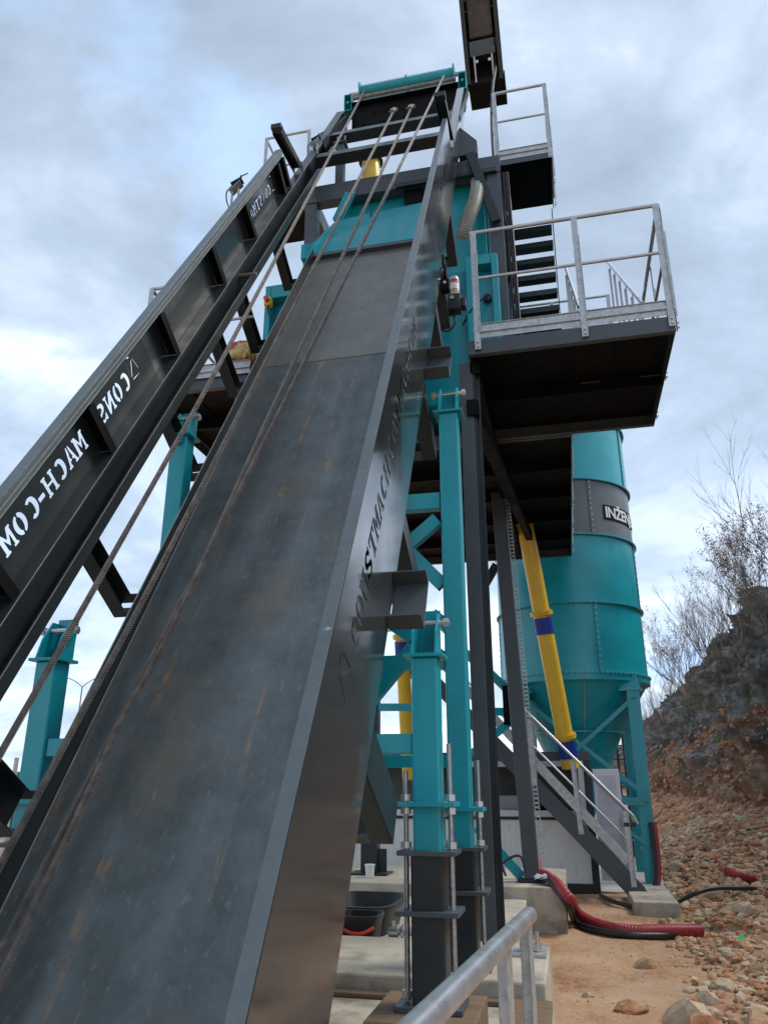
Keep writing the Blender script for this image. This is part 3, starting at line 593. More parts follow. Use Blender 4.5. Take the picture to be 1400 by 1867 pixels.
tbar((690, 1290), (800, 1290), 10.6, .10); tbar((800, 1130), (870, 1215), 10.6, .10)
b = MB(); a = at(922, 1250, 10.45); c = at(936, 1322, 10.45); b.box(a.x - .05, c.x, 10.44, 10.46, c.z, a.z); b.build('gusset_plate', M['black'], tb)

# ------------------------------------------------------------------ mixer, hood, hose, pump
mx_ = thing('mixer', (-2, 9.2, 5.7), 'turquoise concrete mixer housing and front access box inside the tower', 'mixer')
b = MB(); b.box(-3.50, -.44, 8.36, 10.8, 6.0, 7.93); b.build('mixer_body', M['teal'], mx_, bevel=.01)
for x0, x1 in ((-.83, -.75), (-.50, -.42), (-3.56, -3.48)):
    b = MB(); b.box(x0, x1, 8.20, 8.355, 6.0, 8.0); b.build('body_frame', M['teal'], mx_, bevel=.006)
b = MB(); b.box(-.745, -.505, 8.20, 8.355, 7.86, 8.0); b.build('body_frame', M['teal'], mx_, bevel=.006)
b = MB(); b.box(-3.475, -3.2, 8.20, 8.355, 7.8, 8.0); b.build('body_frame', M['teal'], mx_, bevel=.006)
b = MB(); b.tube((-.58, 8.30, 7.42), (-.58, 8.355, 7.42), .055, 16); cp = b.build('cable_gland', M['rubber'], mx_)
b = MB(); b.path([V((-.58, 8.28, 7.42)), V((-.68, 8.2, 7.3)), V((-.80, 8.2, 7.16)), V((-.9, 8.3, 7.05))], .012, 8); b.build('cable', M['rubber'], mx_, smooth=True)
b = MB(); b.box(-2.75, -.60, 8.95, 10.7, 8.0, 10.05); b.build('charging_box', M['teal'], mx_, bevel=.006)
b = MB(); b.box(-.90, -.56, 9.2, 10.0, 8.3, 9.78); b.build('side_duct', M['teal'], mx_, bevel=.006)
hd = thing('inlet_hood', (-2, 8.3, 8.4), 'bright turquoise sloping hood plate closing the top end of the floor sheet', 'hood')
A_, B_, C_, D_, E_ = at(574, 462, 8.30), at(760, 433, 8.30), at(800, 362, 8.62), at(612, 402, 8.62), at(565, 447, 8.36)
b = MB(); b.prism([A_, B_, C_, D_, E_], V((0, .004, -.008)) ); b.build('hood_plate', M['teal'], hd, bevel=.002)
b = MB(); b.prism([D_, C_, C_ + V((0, .38, .02)), D_ + V((0, .38, .02))], (0, 0, -.01)); b.build('hood_top', M['teal'], hd)
b = MB(); b.prism([A_ + V((0, .012, 0)), E_ + V((0, .012, 0)), D_ + V((0, .012, 0)), D_ + V((0, .4, 0)), A_ + V((0, .4, 0))], (-.008, 0, 0)); b.build('hood_side', M['teal'], hd)
b = MB(); a = at(551, 452, 8.25); c = at(566, 470, 8.25); b.box(a.x, c.x + .02, 8.2, 8.32, c.z - .03, a.z + .02); b.build('pivot_lug', M['teal'], hd, bevel=.006)
b = MB(); a = at(570, 478, 8.25); b.tube(a, a + V((.12, 0, 0)), .03, 10); b.build('pivot_pin', M['bolt'], hd)
b = MB(); c = at(677, 388, 8.6); b.beam(c + V((0, -.02, -.1)), c + V((0, -.02, .07)), .02, .012, up=(0, 1, 0)); b.build('hook', M['dark'], hd)
b = MB(); p, q = at(613, 402, 8.72), at(637, 352, 8.72); b.chan(p, q, .12, .05, .01, up=(0, 1, 0)); b.chan(p + V((.1, 0, 0)), q + V((.1, 0, 0)), .02, .05, .006, up=(0, 1, 0)); b.build('hood_channel', M['teal'], hd)
yh = thing('yellow_vent', at(676, 325, 9.6), 'short yellow flanged pipe stub standing above the ring beam', 'pipe')
c = at(676, 330, 9.6); zt = at(676, 296, 9.6).z
b = MB(); b.lathe((c.x, c.y, 0), [(.165, 10.75), (.165, zt - .22), (.15, zt - .14), (.15, zt)], 28); b.build('pipe', M['yellow'], yh, smooth=True)
b = MB(); b.lathe((c.x, c.y, 0), [(.10, zt), (.20, zt), (.20, zt + .02), (.10, zt + .02)], 28)
for k in range(10): b.tube((c.x + .18 * cos(k * .63), c.y + .18 * sin(k * .63), zt - .03), (c.x + .18 * cos(k * .63), c.y + .18 * sin(k * .63), zt + .05), .010, 6)
b.build('flange', M['dark'], yh)
ho = [at(*p, h) for p, h in (((868, 318), 9.0), ((870, 340), 8.7), ((866, 365), 8.5), ((857, 390), 8.4), ((849, 412), 8.4), ((844, 436), 8.5))]
def ribbed(name, ctrl, r, m_, label, cat, rib=.012, n=None, group=None, amp=.09):
    L_ = sum((ctrl[i + 1] - ctrl[i]).length for i in range(len(ctrl) - 1)); n = int(L_ / rib * 2)
    b = MB(); b.path(smooth(ctrl, n), r, 16, rf=lambda i, t: r * (1 + amp * (1 if i % 4 < 2 else -1))); o = b.build(name, M[m_], None, smooth=True, sm_ang=28)
    return tag(o, label, cat, group)
ribbed('ventilation_hose', ho, .092, 'hosegrey', 'fat grey spiral ventilation hose hanging beside the mixer', 'hose', .020, amp=.06)
gp = thing('grease_pump', at(828, 545, 6.9), 'clear grease pump reservoir with a blue and red label beside the right panel', 'grease pump')
c = at(828, 522, 6.9); r = .055
b = MB(); z0, z1 = at(828, 540, 6.9).z, at(828, 507, 6.9).z
gm = mat('clear_reservoir', (0.42, 0.34, 0.24), 0.12, var=0.25, vscale=9); b.lathe((c.x, 6.9, 0), [(r, z0), (r, z1 - .02), (r * .86, z1)], 24, capt=True); b.build('reservoir', gm, gp, smooth=True)
b = MB(); b.lathe((c.x, 6.9, 0), [(r * 1.02, z0 + (z1 - z0) * .30), (r * 1.02, z0 + (z1 - z0) * .85)], 16, a0=pi * 1.1, a1=pi * 1.95); b.build('label', M['white'], gp, smooth=True)
for f0, f1, nm in ((.62, .74, 'red'), (.75, .82, 'blue')):
    b = MB(); b.lathe((c.x, 6.9, 0), [(r * 1.04, z0 + (z1 - z0) * f0), (r * 1.04, z0 + (z1 - z0) * f1)], 16, a0=pi * 1.2, a1=pi * 1.85); b.build('label_stripe', M['redstrap' if nm == 'red' else 'blue'], gp, smooth=True)
b = MB(); b.box(c.x - .065, c.x + .065, 6.84, 6.98, z0 - .19, z0 - .001); b.box(c.x + .0655, c.x + .12, 6.86, 6.96, z0 - .16, z0 - .05); b.build('pump_head', M['rubber'], gp, bevel=.01)
b = MB(); b.tube((c.x - .02, 6.83, z0 - .06), (c.x - .02, 6.82, z0 - .06), .022, 12); b.build('plug', M['bolt'], gp)
b = MB(); b.path(smooth([V((c.x - .03, 6.9, z0 - .19)), V((c.x - .0, 6.88, z0 - .34)), V((c.x - .08, 6.9, z0 - .42)), V((c.x - .16, 6.95, z0 - .36))], 14), .011, 8); b.build('grease_line', M['rubber'], gp, smooth=True)
es = thing('emergency_stop', at(489, 551, 8.1), 'small yellow box with a red mushroom button on the left edge of the mixer', 'switch')
c = at(489, 551, 8.12); b = MB(); b.box(c.x - .05, c.x + .05, 8.08, 8.17, c.z - .06, c.z + .06); b.build('box', M['yellow'], es, bevel=.012)
b = MB(); b.tube((c.x, 8.08, c.z + .01), (c.x, 8.02, c.z + .01), .034, 16); b.build('button', M['redstrap'], es)
b = MB(); b.path(smooth([V((c.x, 8.12, c.z - .06)), V((c.x + .02, 8.1, c.z - .2)), V((c.x + .14, 8.14, c.z - .3)), V((c.x + .3, 8.3, c.z - .42))], 14), .011, 8); b.build('cable', M['rubber'], es, smooth=True)
# linkage block on the right panel
lb = thing('roller_block', at(805, 500, 6.2), 'black bolted roller block at the end of the right side panel seam', 'roller block')
for k, (x, y) in enumerate(((803, 478), (807, 500), (812, 522))):
    c = at(x, y, 6.55); b = MB(); b.box(c.x - .045, c.x + .045, 6.5, 6.6, c.z - .06, c.z + .06); o = b.build('block', M['black'], lb, bevel=.006)
    b = MB(); b.tube((c.x + .0, 6.5, c.z + .01), (c.x, 6.485, c.z + .01), .018, 10); b.build('bolt', M['bolt'], o)

# upper landing, its ladder, second landing and stair guard
up = thing('upper_landing', (0, 9.4, 10.0), 'small top landing with galvanised railing beside the hoist head', 'platform')
b = MB(); b.box(-.38, .40, 8.97, 10.04, 10.19, 10.20); b.build('deck_plate', M['black'], up)
b = MB(); b.box(-.39, .405, 8.955, 8.965, 10.10, 10.20); b.box(-.395, -.385, 8.97, 10.04, 10.10, 10.20); b.box(.401, .411, 8.97, 10.04, 10.10, 10.20); b.build('fascia_channel', M['frame'], up)
for x, y in ((.0, 9.3), (.2, 9.6), (-.2, 9.5)): pass
rail(up, [(-.38, 10.0), (-.38, 8.96), (.40, 8.96), (.41, 10.0)], 10.20, 1.29, [(.02,), (.02, .985), (.5, .97)], mid=True)
la = thing('ladder_stair', (0, 10, 7.9), 'black steep ladder stair with flat treads rising to the top landing', 'ladder')
for x in (-.32, .36):
    b = MB(); b.beam((x, 10.2, 7.6), (x + .02, 10.08, 10.1), .012, .13, up=(0, 1, 0)); b.build('stringer', M['dark'], la)
for k in range(8):
    z = 7.72 + k * .295; b = MB(); b.box(-.31, .355, 10.07, 10.27, z, z + .035); b.box(-.31, .355, 10.063, 10.069, z - .04, z + .05); b.build('tread', M['dark'], la)
ll = thing('stair_landing', (.4, 11.2, 8.2), 'half landing behind the ladder stair, only its thin rail showing', 'platform')
b = MB(); b.box(-.5, 1.25, 10.45, 11.5, 8.05, 8.12); b.build('deck_plate', M['black'], ll)
rail(ll, [(-.5, 11.5), (1.25, 11.5)], 8.12, 1.25, [(.02, .45, .98)], toe=False)
sg_ = thing('upper_stair', (.8, 9, 5.7), 'flight of steps behind the large platform with two sloping galvanised guard rails', 'stairs')
for x, (ya, za), (yb, zb_) in ((1.155, (7.60, 6.58), (10.5, 9.33)), (.50, (7.9, 6.83), (10.1, 9.05))):
    b = MB(); b.tube((x, ya, za), (x, yb, zb_), .02, 10); b.build('handrail', M['galvtube'], sg_, smooth=True)
    n = 6 if x > 1 else 5
    for k in range(n):
        f = (k + .3) / n; y = ya + (yb - ya) * f; z = za + (zb_ - za) * f; b = MB(); b.box(x - .003, x + .003, y - .03, y + .03, z - .95, z); b.box(x - .03, x - .0035, y - .03, y - .025, z - .9, z - .1); b.build('rail_post', M['galv'], sg_)
for x in (.52, 1.13):
    b = MB(); b.beam((x, 7.5, 5.62), (x, 10.4, 8.05), .012, .2, up=(1, 0, 0)); b.build('stringer', M['dark'], sg_)
for k in range(9):
    f = (k + .5) / 9; b = MB(); b.box(.53, 1.12, 7.45 + 2.9 * f, 7.67 + 2.9 * f, 5.62 + 2.43 * f, 5.65 + 2.43 * f); b.build('tread', M['dark'], sg_)
lr = thing('upper_railing', (-3.7, 9, 10.1), 'small galvanised railing far up on the left behind the hoist end post', 'railing')
b = MB(); b.box(-4.04, -3.28, 8.97, 9.8, 10.04, 10.06); b.build('deck_plate', M['black'], lr)
rail(lr, [(-4.04, 9.8), (-4.04, 8.96), (-3.28, 8.96)], 10.06, 1.4, [(.02,), (.03, .98)])

# ------------------------------------------------------------------ head mast (box truss leaning over the hoist)
hm = thing('head_mast', (-.63, 11.3, 13.6), 'dark open-backed conveyor mast rising out of the top of the picture', 'mast')
mb_, mt_ = V((-.60, 11.40, 14.45)), V((-.63, 10.15, 17.0)); dm = (mt_ - mb_).normalized(); um = dm.cross(V((1, 0, 0))).normalized()
if um.y > 0: um = -um      # towards the viewer's side
for sx in (-1, 1):
    b = MB(); o = V((sx * .35, 0, 0)); b.beam(mb_ + o, mt_ + o, .012, .34, up=um); b.build('side_plate', M['black'], hm)
    b = MB(); o = V((sx * .31, 0, 0)) + um * .17; b.beam(mb_ + o, mt_ + o, .07, .01, up=um); b.build('side_flange', M['dark'], hm)
b = MB(); b.beam(mb_ - um * .12, mt_ - um * .12, .68, .01, up=um); b.build('back_plate', M['black'], hm)
for k in range(9):
    for sx in (-1, 1):
        c = mb_ + dm * (1.35 + .2 * k) + V((sx * .24, 0, 0)) + um * .1; b = MB(); b.beam(c, c + dm * .02, .12, .02, up=um); b.build('rung', M['dark'], hm)
c = mb_ + dm * .85; b = MB(); b.beam(c, c + dm * .75, .46, .22, up=um); b.build('motor_box', mat('dusty_brown_steel', (0.055, 0.042, 0.034), 0.6, var=.4, vscale=5), hm, bevel=.03)
c = mb_ + dm * .50; b = MB(); b.beam(c, c + dm * .28, .48, .30, up=um); b.build('motor_foot', M['frame'], hm, bevel=.004)
for sx in (-1, 1):
    c = mb_ + V((sx * .17, 0, 0)) + um * .14; b = MB(); b.beam(c, c + dm * .5, .03, .03, up=um); b.build('strut', M['galv'], hm)
    c = mb_ + V((sx * .12, 0, 0)) + um * .18 + dm * .38; b = MB(); b.tube(c, c + um * .02, .03, 10); b.build('bolt', M['bolt'], hm)
b = MB(); b.box(-.93, -.22, 11.25, 11.85, 14.35, 14.37); b.box(-.93, -.22, 11.25, 11.27, 14.371, 14.5); b.box(-.93, -.91, 11.271, 11.85, 14.371, 14.5); b.box(-.24, -.22, 11.271, 11.85, 14.371, 14.6); b.box(-.6, -.58, 11.271, 11.85, 14.371, 14.48); b.build('base_tray', M['black'], hm)
b = MB(); b.path(smooth([mb_ + dm * .75 + V((.25, 0, 0)) + um * .2, mb_ + dm * .2 + V((.22, 0, 0)) + um * .24, at(899, 150, 9.6), at(896, 200, 9.3), at(898, 260, 9.1), at(903, 330, 9.0), at(908, 420, 8.9)], 40), .022, 8); b.build('cable_bundle', M['rubber'], hm, smooth=True)
# cables down the tower
for k, xs in enumerate((0, .035, .065)):
    b = MB(); b.path(smooth([V((-.30 + xs, 8.9, 9.9)), V((-.28 + xs, 8.85, 8.6)), V((-.27 + xs, 8.86, 7.4)), V((-.24 + xs, 8.9, 6.2)), V((-.25 + xs, 8.9, 5.7))], 30), .017, 8)
    tag(b.build('power_cable', M['rubber'], None, smooth=True), 'black power cable strapped down the right tower post above the platform', 'cable', 'cables down the tower post')
# limit switches on the left panel
for (x, y, hh), lb_ in (((428, 345, 6.55), 'grey limit switch box on a bracket above the left side panel'), ((573, 262, 8.6), 'limit switch box with blue cable near the top of the left rail')):
    c = at(x, y, hh); t_ = thing('limit_switch', c, lb_, 'switch')
    b = MB(); b.beam(c + V((-.03, 0, -.02)), c + V((-.03, 0, -.24)), .02, .02); b.beam(c + V((.05, 0, .0)), c + V((.05, 0, -.2)), .02, .02); b.prism([c + V((-.05, -.05, -.04)), c + V((.08, -.05, .08)), c + V((.08, .06, .08)), c + V((-.05, .06, -.04))], (0, 0, .008)); b.build('bracket', M['galv'], t_)
    b = MB(); b.beam(c + V((-.04, 0, .06)), c + V((.09, 0, .12)), .07, .06); b.build('housing', M['black'], t_, bevel=.008)
    b = MB(); b.tube(c + V((.06, 0, .13)), c + V((.07, 0, .19)), .012, 8); b.tube(c + V((.07, 0, .18)), c + V((.15, 0, .21)), .007, 6); b.build('lever', M['dark'], t_)
    b = MB(); b.path(smooth([c + V((-.04, 0, .06)), c + V((-.10, 0, -.02)), c + V((-.09, 0, -.15)), c + V((-.05, 0, -.26))], 14), .008, 6); b.build('cable', M['rubber'] if x < 500 else M['blue'], t_, smooth=True)
bg = thing('material_bag', (-3.4, 7.2, ZP1), 'red and yellow printed bag lying on the left platform behind the hoist', 'bag')
bmr = mat('printed_bag', (0.42, 0.05, 0.06), 0.45, var=.5, vscale=6, dirt=(0.62, 0.50, 0.16), dscale=3.5, dlo=.48, dhi=.5, bump=.6, bscale=8)
b = MB(); g = 8; P0 = at(420, 668, 7.3); P1 = at(478, 622, 7.3)
b.box(P0.x, P0.x + .30, 7.15, 7.6, P0.z, P1.z); b.box(P0.x + .31, P0.x + .58, 7.2, 7.6, P0.z, P1.z - .08); o = b.build('bag', bmr, bg)
s_ = o.modifiers.new('sub', 'SUBSURF'); s_.levels = s_.render_levels = 3; s_.subdivision_type = 'CATMULL_CLARK'
dm_ = o.modifiers.new('bev', 'BEVEL'); o.modifiers.move(1, 0); dm_.width = .05; dm_.segments = 1
tx = bpy.data.textures.new('crumple', 'CLOUDS'); tx.noise_scale = .09; d2 = o.modifiers.new('disp', 'DISPLACE'); d2.texture = tx; d2.strength = .05
# ------------------------------------------------------------------ silo
SC = V((.192, 15.5, 0)); SR = 1.375
si = thing('cement_silo', SC, 'tall turquoise cement silo with a grey lettered band and cone bottom on braced legs', 'silo')
zr = [zpx(x, y, 15.5) for x, y in ((1138, 800), (1146, 908), (1157, 1003), (1170, 1120), (1184, 1240))]
zr.append(zpx(1130, 1337, 15.5)); zb = .98
zmid = zr[4]
gb = mat('silo_grey_band', (0.115, 0.125, 0.13), .32, var=.15, vscale=1.2, rvar=.08)
prs = [(zr[0], zr[0] + 1.15, 'teal'), (zr[1], zr[0], 'teal'), (zr[2], zr[1], None), (zr[3], zr[2], 'teal'), (zr[4], zr[3], 'teal')]
for z0, z1, mm in prs:
    b = MB(); b.lathe(SC, [(SR, z0 + .012), (SR, z1 - .012)], 96); b.build('shell_ring', M[mm] if mm else gb, si, smooth=True)
tb_roof = MB(); tb_roof.lathe(SC, [(SR, zr[0] + 1.14), (SR * .3, zr[0] + 1.5), (.01, zr[0] + 1.5)], 64); tb_roof.build('roof', M['teal'], si, smooth=True)
for z in (zr[0], zr[1], zr[2], zr[3], zr[4]):
    b = MB(); b.lathe(SC, [(SR - .01, z - .012), (SR + .055, z - .012), (SR + .055, z - .001), (SR - .01, z - .001)], 96); b.lathe(SC, [(SR - .01, z + .001), (SR + .055, z + .001), (SR + .055, z + .012), (SR - .01, z + .012)], 96); fl = b.build('ring_flange', M['teal'], si, smooth=True, sm_ang=30)
    b = MB()
    for k in range(96):
        a = 2 * pi * (k + .5) / 96; c = SC + V(((SR + .03) * cos(a), (SR + .03) * sin(a), z)); b.tube(c - V((0, 0, .022)), c + V((0, 0, .022)), .010, 5)
    tag(b.build('flange_bolts', M['bolt'], fl), kind='stuff')
# vertical seams
for z0, z1, angs in ((zr[0], zr[0] + 1.1, (-35,)), (zr[1], zr[0], (-22, -100)), (zr[2], zr[1], (-66, 20)), (zr[3], zr[2], (-14, -150)), (zr[4], zr[3], (-70, -171))):
    for an in angs:
        a = radians(an); b = MB(); c = SC + V(((SR + .012) * cos(a), (SR + .012) * sin(a), 0)); t_ = V((-sin(a), cos(a), 0))
        b.beam(c + V((0, 0, z0 + .02)), c + V((0, 0, z1 - .02)), .07, .012, up=V((cos(a), sin(a), 0))); sm = b.build('seam', M['teal'] if z0 != zr[2] else gb, si)
        b = MB(); n = int((z1 - z0) / .11)
        for k in range(n):
            p = c + V((0, 0, z0 + .07 + k * .11)); b.tube(p, p + V((cos(a), sin(a), 0)) * .018, .012, 5)
        b.build('seam_bolts', M['bolt'], sm)
b = MB(); b.lathe(SC, [(SR + .03, zr[4] - .013), (SR + .03, zr[4] - .12), (SR - .06, zr[4] - .16), (.80, zr[5])], 96); b.build('cone', M['teal'], si, smooth=True, sm_ang=30)
b = MB(); b.lathe(SC, [(.78, zr[5] - .02), (.86, zr[5] - .02), (.86, zr[5] + .01), (.78, zr[5] + .01)], 64); b.build('cone_flange', M['teal'], si)
b = MB(); b.lathe(SC, [(.80, zr[5] - .021), (.16, zb), (.16, zb - .25)], 64); b.build('cone', M['teal'], si, smooth=True, sm_ang=30)
a = radians(-83); b = MB()
for k in range(26):
    f = k / 25; r_ = SR - .06 + (.80 - SR + .06) * f + .01; p = SC + V((r_ * cos(a), r_ * sin(a), zr[4] - .16 + (zr[5] - zr[4] + .16) * f)); b.tube(p, p + V((cos(a), sin(a), -.8)) * .02, .012, 5)
b.build('cone_seam_bolts', M['bolt'], si)
legs = []
for k, (sx, sy) in enumerate(((1, -1), (-1, -1), (1, 1), (-1, 1))):
    lx, ly = SC.x + sx * (.99 if sx > 0 else .93), SC.y + sy * .93; legs.append(V((lx, ly, 0)))
    b = MB(); b.ibeam((lx, ly, .02), (lx, ly, zr[4] - .30), .22, .22, .014, up=(0, 1, 0)); lg = b.build('leg', M['teal'], si, bevel=.003)
    b = MB(); b.box(lx - .15, lx + .15, ly - .15, ly + .15, .0, .02); b.box(lx - .13, lx + .13, ly - .13, ly + .13, .55, .57); b.box(lx - .10, lx - .092, ly - .12, ly + .12, .0205, .549); b.box(lx + .092, lx + .10, ly - .12, ly + .12, .0205, .549); b.build('base_shoe', M['teal'], lg)
    b = MB(); z0 = zr[4] - .30
    b.box(lx - .24, lx + .17, ly - .13, ly + .13, z0 + .001, z0 + .03)
    for dx in (-.23, -.08, .06, .15): b.prism([(lx + dx, ly + sy * .10, z0 + .031), (lx + dx, ly - sy * .10, z0 + .031), (lx + dx, ly - sy * .02, zr[4] - .02), (lx + dx, ly + sy * .06, zr[4] - .02)], (.008, 0, 0))
    b.prism([(lx - .22, ly + sy * .1, z0 + .031), (lx + .14, ly + sy * .1, z0 + .031), (lx + .10, ly + sy * .04, zr[4] - .02), (lx - .14, ly + sy * .04, zr[4] - .02)], (0, sy * -.008, 0)); b.build('bracket', M['teal'], lg)
lbn = [0]
def lb_(p, q, wd=.07, nm='leg_brace'):
    lbn[0] += 1; off = V((0, -.009 * lbn[0], 0)); p = p + off; q = q + off; b = MB(); b.beam(p, q, wd, .012, up=(0, 1, 0)); b.beam(p, q, .012, wd * .7, up=(0, 1, 0), ob=.02); b.build(nm, M['teal'], si)
for (i, j) in ((0, 1), (2, 3), (0, 2), (1, 3)):
    a, c = legs[i], legs[j]; m = (a + c) / 2; zt_ = zr[4] - .42; zm = 1.30
    e_ = V((0, -.08 if i < 2 and j < 2 else .0, 0))
    if (i, j) in ((0, 1), (2, 3)):
        lb_(a + V((0, 0, zt_)) + e_, V((m.x, m.y, 2.22)) + e_); lb_(c + V((0, 0, zt_)) + e_, V((m.x, m.y, 2.22)) + e_)
        lb_(a + V((0, 0, zm + .12)) + e_, V((m.x, m.y, 2.22)) + e_); lb_(c + V((0, 0, zm + .12)) + e_, V((m.x, m.y, 2.22)) + e_)
        lb_(a + V((0, 0, .62)) + e_, V((m.x, m.y, 1.25)) + e_); lb_(c + V((0, 0, .62)) + e_, V((m.x, m.y, 1.25)) + e_)
    else: lb_(a + V((0, 0, zt_)), c + V((0, 0, zm))); lb_(a + V((0, 0, zm)), c + V((0, 0, .6)))
    lb_(a + V((0, 0, zm)) + e_, c + V((0, 0, zm)) + e_, .12)
# lettered sign band on the silo
a0, a1 = radians(-55), radians(-3)
zc_ = zpx(1125, 938, 14.6)
bk = MB(); bk.lathe(SC, [(SR + .012, zc_ - .15), (SR + .014, zc_ - .15), (SR + .014, zc_ + .15), (SR + .012, zc_ + .15)], 32, a0=a0, a1=a1)
sgn = bk.build('sign_strip', M['black'], si, smooth=True, sm_ang=30)
cu = bpy.data.curves.new('txt', 'FONT'); cu.body = 'INŽENJER'; cu.size = .30; cu.offset = .008; cu.extrude = .001; cu.space_character = .92
to = bpy.data.objects.new('txt', cu); COL.objects.link(to); dg = bpy.context.evaluated_depsgraph_get(); dg.update()
me = bpy.data.meshes.new_from_object(to.evaluated_get(dg)); bpy.data.objects.remove(to)
bm = bmesh.new(); bm.from_mesh(me)
for _ in range(1): bmesh.ops.subdivide_edges(bm, edges=[e_ for e_ in bm.edges if e_.calc_length() > .08], cuts=3)
bmesh.ops.triangulate(bm, faces=bm.faces[:])
o0 = SC
xs = [v.co.x for v in bm.verts]; xw = max(xs) - min(xs); xm = min(xs)
for v in bm.verts:
    an = a0 + radians(2) + (a1 - a0 - radians(4)) * (v.co.x - xm) / xw; rr = SR + .018 + v.co.z
    v.co = V((rr * cos(an), rr * sin(an), zc_ - .10 + v.co.y * 1.0))
bm.to_mesh(me); bm.free(); me.materials.clear(); me.materials.append(M['white'])
to = bpy.data.objects.new('lettering', me); COL.objects.link(to); to.parent = sgn
# ------------------------------------------------------------------ yellow screw conveyors
def screw(p, q, collars, label, r=.135):
    t = thing('screw_conveyor', p, label, 'screw conveyor', 'yellow screw conveyors'); d = (q - p).normalized(); L_ = (q - p).length
    b = MB(); b.tube(p, q, r, 32); b.build('tube', M['yellow'], t, smooth=True, sm_ang=30)
    for f in collars:
        c = p + d * f; b = MB(); b.tube(c, c + d * .03, r * 1.32, 32); b.tube(c + d * .034, c + d * .06, r * 1.32, 32)
        for k in range(14):
            pp, qq, aa, bb = b.frame(c, q, (0, 0, 1)); o = (aa * cos(k * 2 * pi / 14) + bb * sin(k * 2 * pi / 14)) * r * 1.2; b.tube(c + o - d * .015, c + o + d * .075, .009, 6)
        b.build('flange', M['yellow'], t)
        b = MB(); b.tube(c - d * .30, c - d * .04, r * 1.10, 32); b.build('blue_sleeve', M['blue'], t, smooth=True, sm_ang=30)
    return t
P = at(1040, 1400, 12.9); c1 = at(1032, 1345, 12.85); c2 = at(988, 1122, 12.4); Q = at(962, 985, 12.1)
dq = (Q - P).normalized()
screw(P, P + dq * 4.6, [(c1 - P).length, (c2 - P).length], 'yellow screw conveyor tube with two blue sleeves rising from the silo past the platform')
screw(at(746, 1420, 12.6), at(728, 1080, 11.9), [(at(735, 1165, 12.1) - at(746, 1420, 12.6)).length], 'second yellow screw conveyor glimpsed between the front columns', .11)

# ------------------------------------------------------------------ site cabin
cb = thing('site_cabin', (-1.2, 14, 0), 'white panelled site cabin with dark corner frame and large window, below the silo', 'cabin')
cx0, cx1, cy0, cy1 = -4.6, .31, 13.2, 13.9; ztop = 2.07
cwm = mat('cabin_panel_white', (0.78, 0.79, 0.76), .5, var=.05, vscale=2, dirt=(0.5, 0.5, 0.45), dscale=5)
b = MB()
xw_ = cx0
while xw_ < cx1 - .12:
    b.box(xw_, xw_ + .082, cy0 + .03, cy0 + .06, .14, 1.04); b.box(xw_ + .082, xw_ + .09, cy0 + .036, cy0 + .06, .14, 1.04); xw_ += .09
b.build('wall', cwm, cb)
b = MB(); b.box(cx1 - .03, cx1 - .01, cy0 + .12, cy1, .14, 2.0); b.build('wall', cwm, cb)
b = MB(); b.box(cx0, cx1, cy0 + .065, cy1, .10, .135); b.box(cx0, cx1, cy1, cy1 + .03, .1, 2.0); b.build('floor', M['frame'], cb)
inm = mat('cabin_inside', (0.23, 0.22, 0.19), .7); b = MB(); b.box(cx0, cx1 - .05, cy1 - .02, cy1 - .001, .14, 1.98); b.build('inner_wall', inm, cb)
b = MB(); b.box(cx0, cx1, cy0, cy1 + .03, ztop - .14, ztop); b.build('roof_beam', M['frame'], cb, bevel=.005)
b = MB(); b.box(cx1 - .11, cx1, cy0 - .002, cy0 + .11, 0, ztop - .141); b.build('corner_post', M['dark'], cb, bevel=.005)
b = MB(); b.box(cx0, cx1 - .111, cy0 - .002, cy0 + .10, 0, .139); b.box(cx0, cx1 - .111, cy0, cy0 + .06, 1.041, 1.085); b.build('bottom_beam', M['dark'], cb, bevel=.005)
b = MB()
for z0, z1 in ((1.086, 1.18), (1.84, ztop - .142)): b.box(cx0, cx1 - .112, cy0 + .005, cy0 + .06, z0, z1)
b.box(cx1 - .20, cx1 - .113, cy0 + .006, cy0 + .06, 1.181, 1.839); b.box(-2.3, -2.2, cy0 + .006, cy0 + .06, 1.181, 1.839); b.build('window_frame', M['pvc'], cb, bevel=.004)
glass = bpy.data.materials.new('window_glass'); glass.use_nodes = True; g_ = glass.node_tree.nodes['Principled BSDF']; g_.inputs['Base Color'].default_value = (.75, .78, .78, 1); g_.inputs['Roughness'].default_value = .02; g_.inputs['Transmission Weight'].default_value = 1; g_.inputs['IOR'].default_value = 1.1
b = MB(); b.box(cx0, cx1 - .2, cy0 + .03, cy0 + .035, 1.18, 1.84); b.build('window_pane', glass, cb)
b = MB(); b.box(cx0 + .1, cx1 - .2, cy0 + .12, cy0 + .5, 1.08, 1.11); b.build('desk', inm, cb)
b = MB(); b.box(-1.28, -.82, cy0 + .15, cy0 + .18, 1.12, 1.40); tag(b.build('monitor', M['white'], None, bevel=.01), 'white monitor back standing on the cabin desk behind the window', 'monitor')
b = MB(); b.tube((-.42, cy0 + .3, 1.2), (-.42, cy0 + .33, 1.2), .09, 20); b.box(-.5, -.34, cy0 + .28, cy0 + .36, 1.11, 1.13); tag(b.build('desk_fan', M['black'], None), 'small dark desk fan beside the monitor inside the cabin', 'fan')
d0, d1 = at(1078, 1402, 13.1), at(1140, 1605, 13.1)
dr = thing('door', (.34, 13.2, .1), 'open white plastic cabin door standing out to the right behind the stairs', 'door'); dr.parent = None
x0, x1, z0, z1 = .335, .735, .20, 1.80
b = MB(); b.box(x0, x1, 13.14, 13.18, z0, z1); b.build('door_leaf', M['pvc'], dr, bevel=.004)
b = MB()
